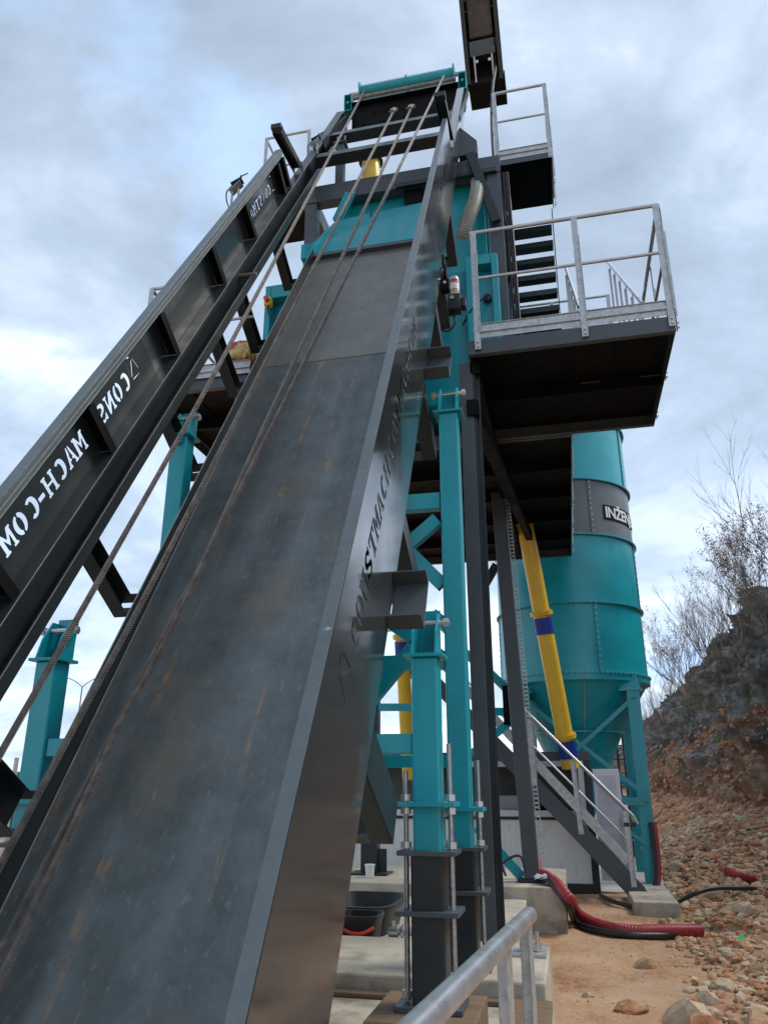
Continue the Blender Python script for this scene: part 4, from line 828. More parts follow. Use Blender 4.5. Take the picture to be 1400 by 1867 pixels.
for zz_ in ((z0 + .08, .86), (.97, z1 - .09)): b.box(x0 + .055, x1 - .055, 13.13, 13.1395, zz_[0], zz_[1])
b.build('door_panel', mat('door_panel_grey', (0.60, 0.60, 0.68), .4), dr, bevel=.004)
b = MB(); b.box(x1 - .04, x1 - .015, 13.115, 13.139, .95, 1.07); b.build('door_handle', M['galv'], dr)
cb['label'] = 'white panelled site cabin with dark corner frame and large window, below the silo'

# ------------------------------------------------------------------ lower stairs
st = thing('lower_stairs', (.95, 12.4, 0), 'dark steel flight of stairs with galvanised railing coming down in front of the cabin', 'stairs')
HS = 12.4
def S_(x, y, dy=0): p = at(x, y, HS); return p + V((0, dy, 0))
LT, LBm = S_(845, 1262), S_(1176, 1638)
a1_, a2_ = S_(977, 1418), S_(1186, 1632); b1_, b2_ = S_(1011, 1487), S_(1166, 1647)
dstr = (a2_ - a1_).normalized()
T0 = a1_ - dstr * 2.4; 
for dy in (0, .62):
    b = MB(); o = V((0, dy, 0)); ups = dstr.cross(V((0, 1, 0))).normalized(); 
    if ups.z < 0: ups = -ups
    wdt = abs((b1_ - a1_).dot(ups)); e0 = T0 + o; e1 = a2_ + o
    poly = [e0, e1, b2_ + o, b2_ + o - V((.06, 0, 0)), e0 - ups * wdt]
    b.prism(poly, (0, .012, 0)); b.build('stringer', M['frame'], st, bevel=.003)
nst = 17
for k in range(nst):
    f = (k + .4) / nst; c = T0 + (a2_ - T0) * f - ups * wdt * .5
    b = MB(); b.box(c.x - .11, c.x + .12, HS + .013, HS + .619, c.z - .012, c.z + .012); b.build('tread', M['black'], st)
for dy in (-.01, .64):
    o = V((0, dy, 0)); rt, rb = S_(963, 1301), S_(1155, 1489); dd_ = (rb - rt).normalized(); mt2, mb2 = S_(966, 1357), S_(1144, 1531)
    b = MB(); b.tube(rt - dd_ * 2.2 + o, rb + o, .021, 10); b.tube(rb + o, rb + o + V((.05, 0, -.10)), .021, 10); b.build('handrail', M['galvtube'], st, smooth=True)
    b = MB(); b.tube(mt2 - dd_ * 2.2 + o, mb2 + o, .016, 10); b.build('mid_rail', M['galvtube'], st, smooth=True)
    for off in ((977, 1392),):
        t0 = S_(*off); t1 = S_(1146, 1572); dt = (t1 - t0).normalized(); b = MB(); b.beam(t0 - dt * 2.2 + o, t1 + o, .006, .12, up=(0, 1, 0), ) if False else b.beam(t0 - dt * 2.2 + o, t1 + o, .13, .006, up=(0, 1, 0)); b.beam(t0 - dt * 2.2 + o, t1 + o, .02, .03, up=(0, 1, 0)); b.build('toe_board', M['galv'], st)
    for (xa, ya, xb, yb) in ((966, 1315, 974, 1432), (1044, 1388, 1060, 1522), (1141, 1480, 1156, 1618), (889, 1240, 893, 1350)):
        b = MB(); b.beam(S_(xa, ya) + o + V((0, -.01, 0)), S_(xb, yb) + o + V((0, -.01, 0)), .075, .006, up=(0, 1, 0)); b.beam(S_(xa, ya) + o + V((.03, -.03, 0)), S_(xb, yb) + o + V((.03, -.03, .1)), .006, .035, up=(0, 1, 0)); b.build('rail_post', M['galv'], st, bevel=.002)
b = MB(); e1 = S_(1150, 1500); b.box(e1.x - .1, e1.x + .06, HS - .03, HS + .03, e1.z - .06, e1.z - .0); b.build('rubber_end', M['rubber'], st, bevel=.01)
tl = T0 + V((0, 0, 0)); b = MB(); b.box(tl.x - .95, tl.x - .001, HS, HS + .63, tl.z - .14, tl.z); b.build('landing', M['frame'], st, bevel=.004)
rail(st, [(tl.x - .95, HS), (tl.x - .02, HS)], tl.z, 1.05, [(.02, .98)])

# ------------------------------------------------------------------ foundations
def conc(name, x0, x1, y0, y1, z0, z1, label, bev=.015, m_='concrete'):
    b = MB(); n = 1; b.box(x0, x1, y0, y1, z0, z1); o = b.build(name, M[m_], None, bevel=bev); tag(o, label, 'concrete block'); return o
conc('concrete_block', -6.5, -.165, 9.8, 11.9, -.3, .47, 'long weathered concrete plinth carrying the dark tower leg')
conc('concrete_slab', -6.5, -.235, 5.18, 6.35, -.3, .497, 'thick concrete slab under the rear turquoise column')
conc('concrete_slab', -6.5, -.225, 1.2, 5.17, -.3, .38, 'lower concrete slab in the foreground beneath the front column')
conc('concrete_block', -6.5, -.6, 6.36, 9.79, -.3, .34, 'flat concrete floor between the slab and the plinth where the tubs lie')
conc('concrete_block', .66, 1.22, 11.35, 12.75, -.15, .155, 'square concrete footing under the foot of the lower stairs')
conc('concrete_block', -.20, .36, 12.95, 13.6, -.3, -.002, 'small concrete footing under the cabin corner')
b = MB(); b.box(-6.4, -.30, 5.10, 5.165, .382, .41); tag(b.build('timber_batten', M['timber'], None, bevel=.006), 'thin timber batten lying along the step between the slabs', 'timber')
b = MB(); b.box(-1.05, -.52, 4.08, 4.68, .385, .533); tag(b.build('timber_sleeper', M['timber'], None, bevel=.01), 'rough timber packer under the base plate of the front column', 'timber')
b = MB(); b.box(-3.5, -2.9, 4.08, 4.68, .385, .533); tag(b.build('timber_sleeper', M['timber'], None, bevel=.01), 'rough timber packer under the far left column', 'timber')
b = MB(); b.box(-.43, -.20, 3.1, 5.1, .382, .43); tag(b.build('timber_board', M['timber'], None, bevel=.008), 'formwork board along the right edge of the lower slab', 'timber')
for (x, y), lbx in (((-.35, 5.95), 'anchor bolt with nut on the rear slab beside the railing post'),):
    t_ = thing('anchor_bolt', (x, y, .497), lbx, 'bolt')
    b = MB(); b.box(x - .13, x + .1, y - .1, y + .1, .498, .52); b.build('washer_plate', M['galv'], t_, bevel=.003)
    for dx in (-.05, .04): b = MB(); b.tube((x + dx, y, .52), (x + dx, y, .64), .017, 10); b.hexnut((x + dx, y, .545), .034, .04); b.build('stud', M['bolt'], t_)
# ------------------------------------------------------------------ near railing
rg = thing('tube_railing', (-.3, 2.2, 0), 'bright galvanised tube railing with flat posts in the bottom foreground', 'railing')
far = at(966, 1668, 3.0); near = at(742, 1895, 1.42); dn = (far - near).normalized()
b = MB(); b.path([near - dn * .9, near, (near + far) / 2, far - dn * .012, far], .0265, 28, rf=lambda i, t: .0265 if i < 4 else .021); b.build('top_tube', M['galvtube'], rg, smooth=True, sm_ang=60)
for (x, f) in ((975, .985), (903, .68), (700, .0)):
    c = near + dn * ((far - near).length * f); b = MB(); wv = V((dn.x, dn.y, 0)).normalized(); sd_ = V((wv.y, -wv.x, 0))
    b.beam((c.x, c.y, -.1), c - V((0, 0, .01)), .008, .07, up=wv); b.beam(V((c.x, c.y, -.1)) - sd_ * .022, c - V((0, 0, .03)) - sd_ * .022, .036, .008, up=wv, ob=.031); po = b.build('rail_post', M['galv'], rg, bevel=.003)
    b = MB(); q = V((c.x, c.y, c.z - .34)) + sd_ * .004; b.tube(q, q + sd_ * .014, .012, 6); b.build('bolt', M['bolt'], po)

# ------------------------------------------------------------------ things lying about
def tub(c, lx, ly, h, label, name='mortar_tub', taper=.82, rnd=.10):
    t = thing(name, c, label, 'tub'); 
    def ring(sx, sy, z):
        o = []
        for k in range(40):
            a = 2 * pi * k / 40; ca, sa = cos(a), sin(a); e_ = .42
            o.append(V(c) + V((abs(ca) ** e_ * (1 if ca > 0 else -1) * sx, abs(sa) ** e_ * (1 if sa > 0 else -1) * sy, z)))
        return o
    R_ = [ring(lx * taper, ly * taper, 0), ring(lx, ly, h), ring(lx * 1.05, ly * 1.05, h), ring(lx * 1.05, ly * 1.05, h + .025), ring(lx * .96, ly * .96, h + .025), ring(lx * taper * .95, ly * taper * .95, .02)]
    b = MB()
    for r_ in R_: b.v += r_
    for i in range(5):
        for k in range(40): b.f.append((i * 40 + k, i * 40 + (k + 1) % 40, (i + 1) * 40 + (k + 1) % 40, (i + 1) * 40 + k))
    b.f.append(tuple(range(40))[::-1]); b.f.append(tuple(range(200, 240))); b.build('shell', M['rubber'], t, smooth=True, sm_ang=35); return t
p = V((-1.95, 7.6, .341)); tub(p, .34, .50, .22, 'large black plastic mortar tub on the concrete, behind the smaller bucket')
q = V((-1.74, 6.66, .341)); tq = tub(q, .17, .17, .24, 'black mortar bucket with a red carrying strap next to the large tub', 'mortar_bucket', .8)
b = MB(); b.path(smooth([q + V((-.08, -.185, .17)), q + V((0, -.20, .15)), q + V((.08, -.19, .155)), q + V((.15, -.15, .19))], 10), .013, 8); b.build('strap', M['redstrap'], tq, smooth=True)
b = MB(); b.box(q.x + .03, q.x + .07, q.y - .165, q.y - .15, q.z + .03, q.z + .07); b.build('red_tag', M['redstrap'], tq)
pc = at(720, 1712, 7.2); cpg = thing('pipe_coupling', pc, 'galvanised pipe end with a clamp coupling lying beside the large tub', 'pipe')
b = MB(); b.tube((pc.x, 7.2, .40), (pc.x + .5, 7.25, .39), .035, 16); b.build('pipe', M['galv'], cpg, smooth=True)
b = MB(); b.tube((pc.x - .05, 7.2, .40), (pc.x + .03, 7.2, .40), .05, 14); b.tube((pc.x + .06, 7.2, .395), (pc.x + .08, 7.2, .395), .055, 14); b.tube((pc.x - .02, 7.15, .46), (pc.x - .02, 7.25, .46), .014, 8); b.build('clamp', M['bolt'], cpg)
wb = at(674, 1609, 10.3); t_ = thing('plastic_pot', (wb.x, 10.3, .47), 'small white plastic pot standing on the concrete plinth', 'pot')
b = MB(); b.lathe((wb.x, 10.3, .471), [(.05, 0), (.06, .13), (.066, .13), (.066, .15), (.01, .152)], 20, capb=True); b.build('pot', M['white'], t_, smooth=True, sm_ang=30)
# inner tower leg seen behind the panel
lg2 = thing('steel_pillar', (-2.75, 10.6, .47), 'dark steel pillar foot on the plinth, between side panel and front column', 'pillar')
lx = at(675, 1580, 10.6).x
b = MB(); b.box(lx - .12, lx + .10, 10.55, 10.75, .50, 5.5); b.build('leg_tube', M['dark'], lg2, bevel=.006)
b = MB(); b.box(lx - .25, lx + .25, 10.45, 10.85, .471, .495); b.box(lx + .101, lx + .22, 10.6, 10.612, .50, .78)
for dz in (.57, .70): b.tube((lx + .17, 10.59, dz), (lx + .17, 10.60, dz), .015, 8)
b.build('base_plate', M['dark'], lg2)
# pipes and hoses over the ground
def P_(x, y, z): return atz(x, y, z)
redp = [at(978, 1592, 10.35), at(1006, 1604, 10.0), at(1038, 1640, 9.68), P_(1050, 1662, .12), P_(1080, 1683, .08), P_(1140, 1697, .07), P_(1210, 1697, .07), P_(1278, 1697, .05)]
ribbed('corrugated_pipe', redp, .062, 'red', 'thick red corrugated pipe sagging from the plinth across the earth', 'pipe', .02, amp=.04)
blk = [at(972, 1590, 10.5), at(1000, 1606, 9.95), at(1036, 1652, 9.66), P_(1048, 1680, .06), P_(1080, 1695, .04), P_(1150, 1706, .04), P_(1235, 1706, .02)]
b = MB(); b.path(smooth(blk, 60), .036, 12); tag(b.build('black_pipe', M['rubber'], None, smooth=True), 'black pipe running directly beneath the red corrugated pipe', 'pipe')
b = MB(); b.path(smooth([at(978, 1570, 10.55), at(980, 1588, 10.4), at(986, 1600, 10.3)], 30), .05, 12); tag(b.build('corrugated_pipe', M['red'], None, smooth=True), 'short red pipe bend against the foot of the dark tower leg', 'pipe')
ribbed('corrugated_pipe', [P_(1305, 1570, .35), P_(1325, 1580, .33), P_(1345, 1592, .28)], .06, 'red', 'short stub of red pipe poking out of the rubble', 'pipe', .03, amp=.03)
ribbed('corrugated_pipe', [P_(1322, 1588, .38), P_(1345, 1595, .34), P_(1382, 1606, .26)], .062, 'red', 'open ended red pipe lying on the rubble at the right', 'pipe', .03, amp=.03)
b = MB(); b.path(smooth([P_(1232, 1648, .02), P_(1262, 1632, .2), P_(1300, 1621, .26), P_(1350, 1620, .26), P_(1400, 1624, .22), P_(1500, 1640, .2)], 50), .028, 10); tag(b.build('black_hose', M['rubber'], None, smooth=True), 'black hose arching over the stones right of the stair footing', 'hose')
b = MB(); b.path(smooth([P_(1095, 1633, .05), P_(1120, 1645, .05), P_(1160, 1656, .03)], 20), .028, 10); tag(b.build('black_hose', M['rubber'], None, smooth=True), 'black hose between the cabin footing and the stair footing', 'hose')
for k in range(3):
    x = 1192 + k * 3; b = MB(); b.path(smooth([at(x - 6, 1500, 14.4), at(x, 1545, 14.35), at(x + 3, 1590, 14.3), at(x + 1, 1622, 14.25)], 24), .04, 10)
    tag(b.build('conduit', M['rubber' if k < 2 else 'red'], None, smooth=True), 'conduit strapped to the front right silo leg', 'conduit', 'conduits on the silo leg')
for ctrl, lbx in (([(898, 1590), (905, 1560), (915, 1580), (922, 1598)], 'thin black cable looping up from the plinth left of the dark leg'), ([(895, 1595), (925, 1568), (948, 1562), (958, 1590)], 'thin black cable curving behind the dark tower leg')):
    b = MB(); b.path(smooth([at(x, y, 9.95) for x, y in ctrl], 30), .014, 8); tag(b.build('loose_cable', M['rubber'], None, smooth=True), lbx, 'cable')
b = MB(); fo = []
for k in range(60): fo.append(at(985 + random.uniform(-18, 22), 1604 + random.uniform(-5, 6), 10.0 + random.uniform(-.1, .1)))
for k in range(0, 57, 3): b.add([fo[k], fo[k] + V((.09, .02, .02)), fo[k] + V((.05, .06, .035))], [(0, 1, 2)])
foil = mat('crumpled_foil', (.6, .62, .65), .25, metal=.3); tag(b.build('plastic_sheet', foil, None), 'crumpled clear plastic sheet lying at the corner of the plinth', 'plastic sheet')
b = MB(); c = P_(1347, 1697 + 20, .12); b.add([c, c + V((.08, .02, .03)), c + V((.05, .07, .05)), c + V((-.02, .05, .02))], [(0, 1, 2, 3)]); gq = mat('green_scrap', (.02, .5, .2), .4); tag(b.build('plastic_scrap', gq, None), 'small scrap of green plastic among the stones', 'plastic scrap')
# ------------------------------------------------------------------ ground, rubble, rock cutting
def fbm(p, o=5): return noise.fractal(p, 1.0, 2.0, o)
def base_x(y):   # foot of the cutting
    pts = [(-40, 9.0), (2, 5.6), (9, 4.4), (17, 3.45), (24, 3.05), (30, 2.9), (44, 2.7), (70, 2.0), (120, -2)]
    for (a, xa), (b, xb) in zip(pts, pts[1:]):
        if y <= b: return xa + (xb - xa) * (y - a) / (b - a)
    return pts[-1][1]
def top_z(y):
    pts = [(-40, 5), (10, 7.0), (17, 7.4), (22, 7.1), (28, 6.5), (36, 6.1), (44, 5.7), (64, 4.7), (90, 3.8), (140, 2)]
    for (a, xa), (b, xb) in zip(pts, pts[1:]):
        if y <= b: return xa + (xb - xa) * (y - a) / (b - a)
    return 2
def sstep(a, b, x):
    t = max(0, min(1, (x - a) / (b - a))); return t * t * (3 - 2 * t)
def ground_z(x, y):
    z = 0.0
    bx = base_x(y)
    rub = sstep(-2.6, 0.7, x - bx) * 1.15 * sstep(8, 16, y) * (1 + .25 * fbm(V((x * .8, y * .5, 4)), 3))     # talus rising to the foot
    z += rub
    r1 = sstep(.9, 1.7, x - .045 * (y - 9)) * (1 - sstep(14, 20, y) * .5) * sstep(3, 5, y)
    z += r1 * (.16 * max(-.3, fbm(V((x * 1.3, y * 1.0, 1.2)))) + .05) + r1 * .09 * fbm(V((x * 4, y * 4, 7)), 4)
    z += .02 * fbm(V((x * 2.2, y * 2.2, 3)), 4)
    z += -.10 * math.exp(-(((x - 1.55) / .55) ** 2 + ((y - 10.6) / 1.0) ** 2))
    if x < -.9: z = min(z, .1)
    return z
gm_ = bpy.data.materials.new('earth_and_rubble'); gm_.use_nodes = True; t = gm_.node_tree; bs = t.nodes['Principled BSDF']; bs.inputs['Roughness'].default_value = .95
tcn = N(t, 'ShaderNodeTexCoord')
a = N(t, 'ShaderNodeTexNoise', Scale=1.1, Detail=7.0, Roughness=.6); t.links.new(tcn.outputs['Object'], a.inputs[0])
r = N(t, 'ShaderNodeValToRGB'); t.links.new(a.outputs[0], r.inputs[0]); el = r.color_ramp.elements
el[0].position = .32; el[0].color = (.31, .14, .065, 1); el[1].position = .7; el[1].color = (.56, .39, .24, 1); q = el.new(.5); q.color = (.47, .265, .14, 1)
vo = N(t, 'ShaderNodeTexVoronoi', Scale=22.0, Randomness=1.0); t.links.new(tcn.outputs['Object'], vo.inputs[0])
vr = N(t, 'ShaderNodeValToRGB'); t.links.new(vo.outputs['Color'], vr.inputs[0]); vr.color_ramp.elements[0].position = .55; vr.color_ramp.elements[1].position = .6
mm = N(t, 'ShaderNodeMix', data_type='RGBA'); mm.inputs[7].default_value = (.46, .36, .26, 1); t.links.new(r.outputs[0], mm.inputs[6])
ms = N(t, 'ShaderNodeMath', operation='MULTIPLY'); ms.inputs[1].default_value = .45; t.links.new(vr.outputs[0], ms.inputs[0]); t.links.new(ms.outputs[0], mm.inputs[0])
t.links.new(mm.outputs[2], bs.inputs['Base Color'])
nb = N(t, 'ShaderNodeTexNoise', Scale=14.0, Detail=9.0, Roughness=.7); t.links.new(tcn.outputs['Object'], nb.inputs[0])
bp = N(t, 'ShaderNodeBump', Strength=.7, Distance=.05); t.links.new(nb.outputs[0], bp.inputs['Height']); t.links.new(bp.outputs[0], bs.inputs['Normal'])
# one sheet to the horizon: fine near, coarse far
def axis(cuts):
    out = []
    for a_, b_, st_ in cuts:
        n = max(1, int((b_ - a_) / st_)); out += [a_ + (b_ - a_) * i / n for i in range(n)]
    return out + [cuts[-1][1]]
xs = axis([(-3000, -300, 900), (-300, -40, 65), (-40, -8, 4), (-8, -.2, .5), (-.2, 4.6, .035), (4.6, 12, .4), (12, 60, 8), (60, 3000, 700)])
ys = axis([(-3000, -200, 700), (-200, 0, 25), (0, 5, .3), (5, 13, .045), (13, 22, .10), (22, 60, .8), (60, 300, 30), (300, 3500, 800)])
vs = []; nx = len(xs)
for y in ys:
    for x in xs: vs.append((x, y, ground_z(x, y) if (-10 < x < 14 and 0 < y < 60) else 0))
fs = [(j * nx + i, j * nx + i + 1, (j + 1) * nx + i + 1, (j + 1) * nx + i) for j in range(len(ys) - 1) for i in range(nx - 1)]
b = MB(); b.v = [V(v) for v in vs]; b.f = fs; g = b.build('ground', gm_, None, smooth=True, sm_ang=180); tag(g, kind='structure')
# pale concrete pad round the silo
b = MB(); n = 40; ring = []
for k in range(n):
    a_ = 2 * pi * k / n; rr = 2.0 + .25 * noise.noise(V((cos(a_) * 2, sin(a_) * 2, 5))); ring.append((SC.x + .35 + rr * cos(a_) * 1.0, SC.y - .2 + rr * sin(a_), -.03))
pad = MB(); pad.prism(ring, (0, 0, .06)); o = pad.build('pad', mat('pale_pad', (.42, .41, .38), .9, var=.15, vscale=2, dirt=(.35, .27, .19), dscale=2, bump=.3, bscale=9)); tag(o, kind='structure')
# the cutting
cm = bpy.data.materials.new('rock_face'); cm.use_nodes = True; t = cm.node_tree; bs = t.nodes['Principled BSDF']; bs.inputs['Roughness'].default_value = .95
tcn = N(t, 'ShaderNodeTexCoord'); sp = N(t, 'ShaderNodeSeparateXYZ'); t.links.new(tcn.outputs['Object'], sp.inputs[0])
nz = N(t, 'ShaderNodeTexNoise', Scale=.45, Detail=6.0, Roughness=.6); t.links.new(tcn.outputs['Object'], nz.inputs[0])
hz = md(t, 'ADD', md(t, 'MULTIPLY', sp.outputs[2], .16), md(t, 'MULTIPLY', nz.outputs[0], 1.1))
hr = N(t, 'ShaderNodeValToRGB'); t.links.new(hz, hr.inputs[0]); el = hr.color_ramp.elements
el[0].position = .90; el[0].color = (0, 0, 0, 1); el[1].position = 1.04; el[1].color = (1, 1, 1, 1)
n4 = N(t, 'ShaderNodeTexNoise', Scale=2.6, Detail=9.0, Roughness=.65); t.links.new(tcn.outputs['Object'], n4.inputs[0])
lo = N(t, 'ShaderNodeValToRGB'); t.links.new(n4.outputs[0], lo.inputs[0]); e_ = lo.color_ramp.elements; e_[0].position = .35; e_[0].color = (.26, .12, .065, 1); e_[1].position = .66; e_[1].color = (.62, .46, .34, 1); q = e_.new(.5); q.color = (.43, .235, .14, 1)
hi = N(t, 'ShaderNodeValToRGB'); t.links.new(n4.outputs[0], hi.inputs[0]); e_ = hi.color_ramp.elements; e_[0].position = .36; e_[0].color = (.08, .075, .068, 1); e_[1].position = .66; e_[1].color = (.42, .41, .39, 1); q = e_.new(.52); q.color = (.21, .20, .185, 1)
m1 = N(t, 'ShaderNodeMix', data_type='RGBA'); t.links.new(hr.outputs[0], m1.inputs[0]); t.links.new(lo.outputs[0], m1.inputs[6]); t.links.new(hi.outputs[0], m1.inputs[7])
n5 = N(t, 'ShaderNodeTexNoise', Scale=1.3, Detail=8.0, Roughness=.7); mpp = N(t, 'ShaderNodeMapping'); mpp.inputs[1].default_value = (9, 4, 2); t.links.new(tcn.outputs['Object'], mpp.inputs[0]); t.links.new(mpp.outputs[0], n5.inputs[0])
gr = N(t, 'ShaderNodeValToRGB'); t.links.new(n5.outputs[0], gr.inputs[0]); gr.color_ramp.elements[0].position = .54; gr.color_ramp.elements[1].position = .62; 
gf = md(t, 'MULTIPLY', md(t, 'MULTIPLY', gr.outputs[0], hr.outputs[0]), .75)
m2 = N(t, 'ShaderNodeMix', data_type='RGBA'); t.links.new(gf, m2.inputs[0]); t.links.new(m1.outputs[2], m2.inputs[6]); m2.inputs[7].default_value = (.17, .175, .055, 1)
t.links.new(m2.outputs[2], bs.inputs['Base Color'])
nb = N(t, 'ShaderNodeTexNoise', Scale=9.0, Detail=10.0, Roughness=.72); t.links.new(tcn.outputs['Object'], nb.inputs[0]); bp = N(t, 'ShaderNodeBump', Strength=1.0, Distance=.22); t.links.new(nb.outputs[0], bp.inputs['Height']); t.links.new(bp.outputs[0], bs.inputs['Normal'])
def cliff_point(u, y):      # u 0..1 up the face, 1..1.6 back over the top
    bx, tz = base_x(y), top_z(y); g0 = ground_z(bx, y) - .25
    if u <= 1:
        x = bx + 3.0 * u ** .8; z = g0 + (tz - g0) * u ** 1.05
    else: x = bx + 3.0 + (u - 1) * 40; z = tz - (u - 1) * 3.0
    P = V((x, y, z)); a_ = noise.fractal(P * .55 + V((3, 1, 7)), 1, 2, 5)
    c_ = noise.ridged_multi_fractal(V((P.x * 1.1, P.y * 1.1, P.z * .8)), .9, 2.1, 6, 1.0, 2.0)
    vor = noise.voronoi(P * 1.5 + V((0, 0, P.y * .3)))[0]; v2 = noise.voronoi(P * 4.2)[0]; blocky = (vor[1] - vor[0]) + .38 * (v2[1] - v2[0])
    amp = sstep(0, .12, u) * (1 if u < 1 else max(.2, 1 - (u - 1) * 5))
    P.x -= amp * (a_ * .75 + (c_ - 1.1) * .30 + blocky * .34); P.z += amp * (a_ * .35 + blocky * .22 + noise.fractal(P * 3.3, 1, 2, 4) * .10)
    return P
yy = axis([(3, 14, .5), (14, 36, .085), (36, 60, .2), (60, 140, 2.0)]); uu = [i / 115 for i in range(115)] + [1.0, 1.01, 1.02, 1.04, 1.07, 1.1, 1.2, 1.4, 1.8, 3]
b = MB(); m = len(uu)
for y in yy:
    for u_ in uu: b.v.append(cliff_point(u_, y))
b.f = [(j * m + i, j * m + i + 1, (j + 1) * m + i + 1, (j + 1) * m + i) for j in range(len(yy) - 1) for i in range(m - 1)]
o = b.build('hillside', cm, None); tag(o, kind='structure')

# stones: a few shared shapes, the biggest ones as things, the rest as rubble
def rock_mesh(seed, mtl, flat=.7):
    bm = bmesh.new(); bmesh.ops.create_icosphere(bm, subdivisions=2, radius=1)
    for v in bm.verts:
        d = v.co.copy(); q = d.copy()
        k = 1 + .35 * noise.noise(d * 1.1 + V((seed, 0, 0))) + .12 * noise.noise(d * 3 + V((0, seed, 0)))
        v.co = V((d.x * k, d.y * k * .8, d.z * k * flat))
    rr = random.Random(seed)
    for _ in range(10):      # chip flat faces
        n_ = V((rr.uniform(-1, 1), rr.uniform(-1, 1), rr.uniform(-.6, 1))).normalized(); dd = rr.uniform(.42, .68)
        for v in bm.verts:
            e_ = v.co.dot(n_) - dd
            if e_ > 0: v.co -= n_ * e_
    me = bpy.data.meshes.new('rock'); bm.to_mesh(me); bm.free(); me.materials.append(mtl)
    for p in me.polygons: p.use_smooth = True
    me.set_sharp_from_angle(angle=radians(14)); return me
rmats = [mat('limestone', (.46, .30, .175), .92, var=.28, vscale=2.5, dirt=(.33, .18, .09), dscale=2.2, dlo=.48, dhi=.68, bump=.5, bscale=7), mat('reddish_limestone', (.42, .20, .10), .92, var=.25, vscale=2.5, dirt=(.42, .33, .25), dscale=2.2, dlo=.5, dhi=.7, bump=.5, bscale=7), mat('pale_limestone', (.52, .41, .28), .92, var=.2, vscale=2.5, dirt=(.30, .2, .12), dscale=2.2, dlo=.55, dhi=.7, bump=.5, bscale=7)]
RM = [rock_mesh(k + 1, rmats[k % 3], (.75, .6, .85)[k % 3]) for k in range(9)]
rs = random.Random(21)
def in_rubble(x, y): return x - .045 * (y - 9) > rs.uniform(.75, 1.5)
cnt = 0
while cnt < 110:
    y = rs.uniform(5.2, 17); x = rs.uniform(.5, 4.2)
    if x > base_x(y) + .3 or not in_rubble(x, y) or x / y > .24: continue
    if .5 < x < 1.35 and 11 < y < 17: continue
    if abs(x - y * .1) < .12 * y * .3 and 8.4 < y < 9.6 and x < 1.2: continue
    s_ = (.05 + .09 * rs.random() ** 1.8) * (1.15 if y < 8 else 1.0) * (1 + .03 * max(0, y - 9))
    o = bpy.data.objects.new('rock', RM[rs.randrange(9)]); COL.objects.link(o)
    o.location = (x, y, ground_z(x, y) + s_ * .2); o.rotation_euler = (rs.uniform(-.5, .5), rs.uniform(-.5, .5), rs.uniform(0, 6.3)); o.scale = (s_ * rs.uniform(.8, 1.5), s_, s_ * rs.uniform(.75, 1.1))
    tag(o, 'rough limestone rock lying loose in the reddish rubble right of the slab', 'rock', 'rocks in the rubble'); cnt += 1
for (px_, py_, h_, s_, lbx, mi) in ((1248, 1853, 6.7, .20, 'largest pale boulder at the bottom right of the picture', 2), (1150, 1838, 6.9, .12, 'reddish angular block left of the largest boulder', 1), (1285, 1822, 7.1, .11, 'upright pale stone just above the largest boulder', 2), (1180, 1760, 7.9, .12, 'pale broken lump in the middle of the rubble', 0), (1068, 1815, 7.1, .045, 'single small stone on the bare earth near the railing', 2)):
    o = bpy.data.objects.new('rock', RM[mi + 3 if mi + 3 < 9 else mi]); COL.objects.link(o); p = at(px_, py_, h_); p.z = ground_z(p.x, p.y) + s_ * .25
    q = atz(px_, py_, p.z); o.location = q; o.scale = (s_ * 1.35, s_, s_ * .8); o.rotation_euler = (.1, -.25, .3); tag(o, lbx, 'rock')
b = MB(); sh = []
for me in RM[:4]: sh.append(([v.co.copy() for v in me.vertices], [tuple(p.vertices) for p in me.polygons]))
lowr = []
for k in range(5):
    bm = bmesh.new(); bmesh.ops.create_icosphere(bm, subdivisions=1, radius=1)
    for v in bm.verts: v.co *= 1 + .5 * noise.noise(v.co * 1.3 + V((k * 3.3, 0, 0))); v.co.z *= .7
    lowr.append(([v.co.copy() for v in bm.verts], [tuple(v.index for v in f.verts) for f in bm.faces])); bm.free()
groups = [MB(), MB(), MB()]
n = 0
while n < 13000:
    y = 4.6 + 16 * rs.random() ** 1.1; x = rs.uniform(-.1, base_x(y) + .8)
    if x / y > .25 or x / y < -.05: continue
    dense = in_rubble(x, y)
    if dense and noise.noise(V((x * 1.4, y * 1.1, 9))) + noise.noise(V((x * 4, y * 3, 2))) * .5 < rs.uniform(-.45, .25): continue
    if not dense and rs.random() > .06: continue
    if .4 < x < 1.3 and 11 < y < 16.8 and rs.random() > .1: continue
    s_ = (.010 + .045 * rs.random() ** 2.2) * (1 + .05 * max(0, y - 8)) if dense else rs.uniform(.004, .012)
    vv, ff = lowr[rs.randrange(5)]; R_ = Matrix.Rotation(rs.uniform(0, 6.3), 3, 'Z') @ Matrix.Rotation(rs.uniform(-.6, .6), 3, 'X'); sc = V((rs.uniform(.8, 1.6), 1, rs.uniform(.6, 1.1)))
    p = V((x, y, ground_z(x, y) + s_ * .25)); g_ = groups[n % 3]; b0 = len(g_.v)
    g_.v += [p + R_ @ V((v.x * sc.x, v.y * sc.y, v.z * sc.z)) * s_ for v in vv]; g_.f += [tuple(i + b0 for i in f) for f in ff]; n += 1
for k, g_ in enumerate(groups): tag(g_.build('rubble', rmats[k], None), ('small broken limestone scattered over the earth', 'small reddish broken stone scattered over the earth', 'small pale broken stone scattered over the earth')[k], 'rubble', kind='stuff')
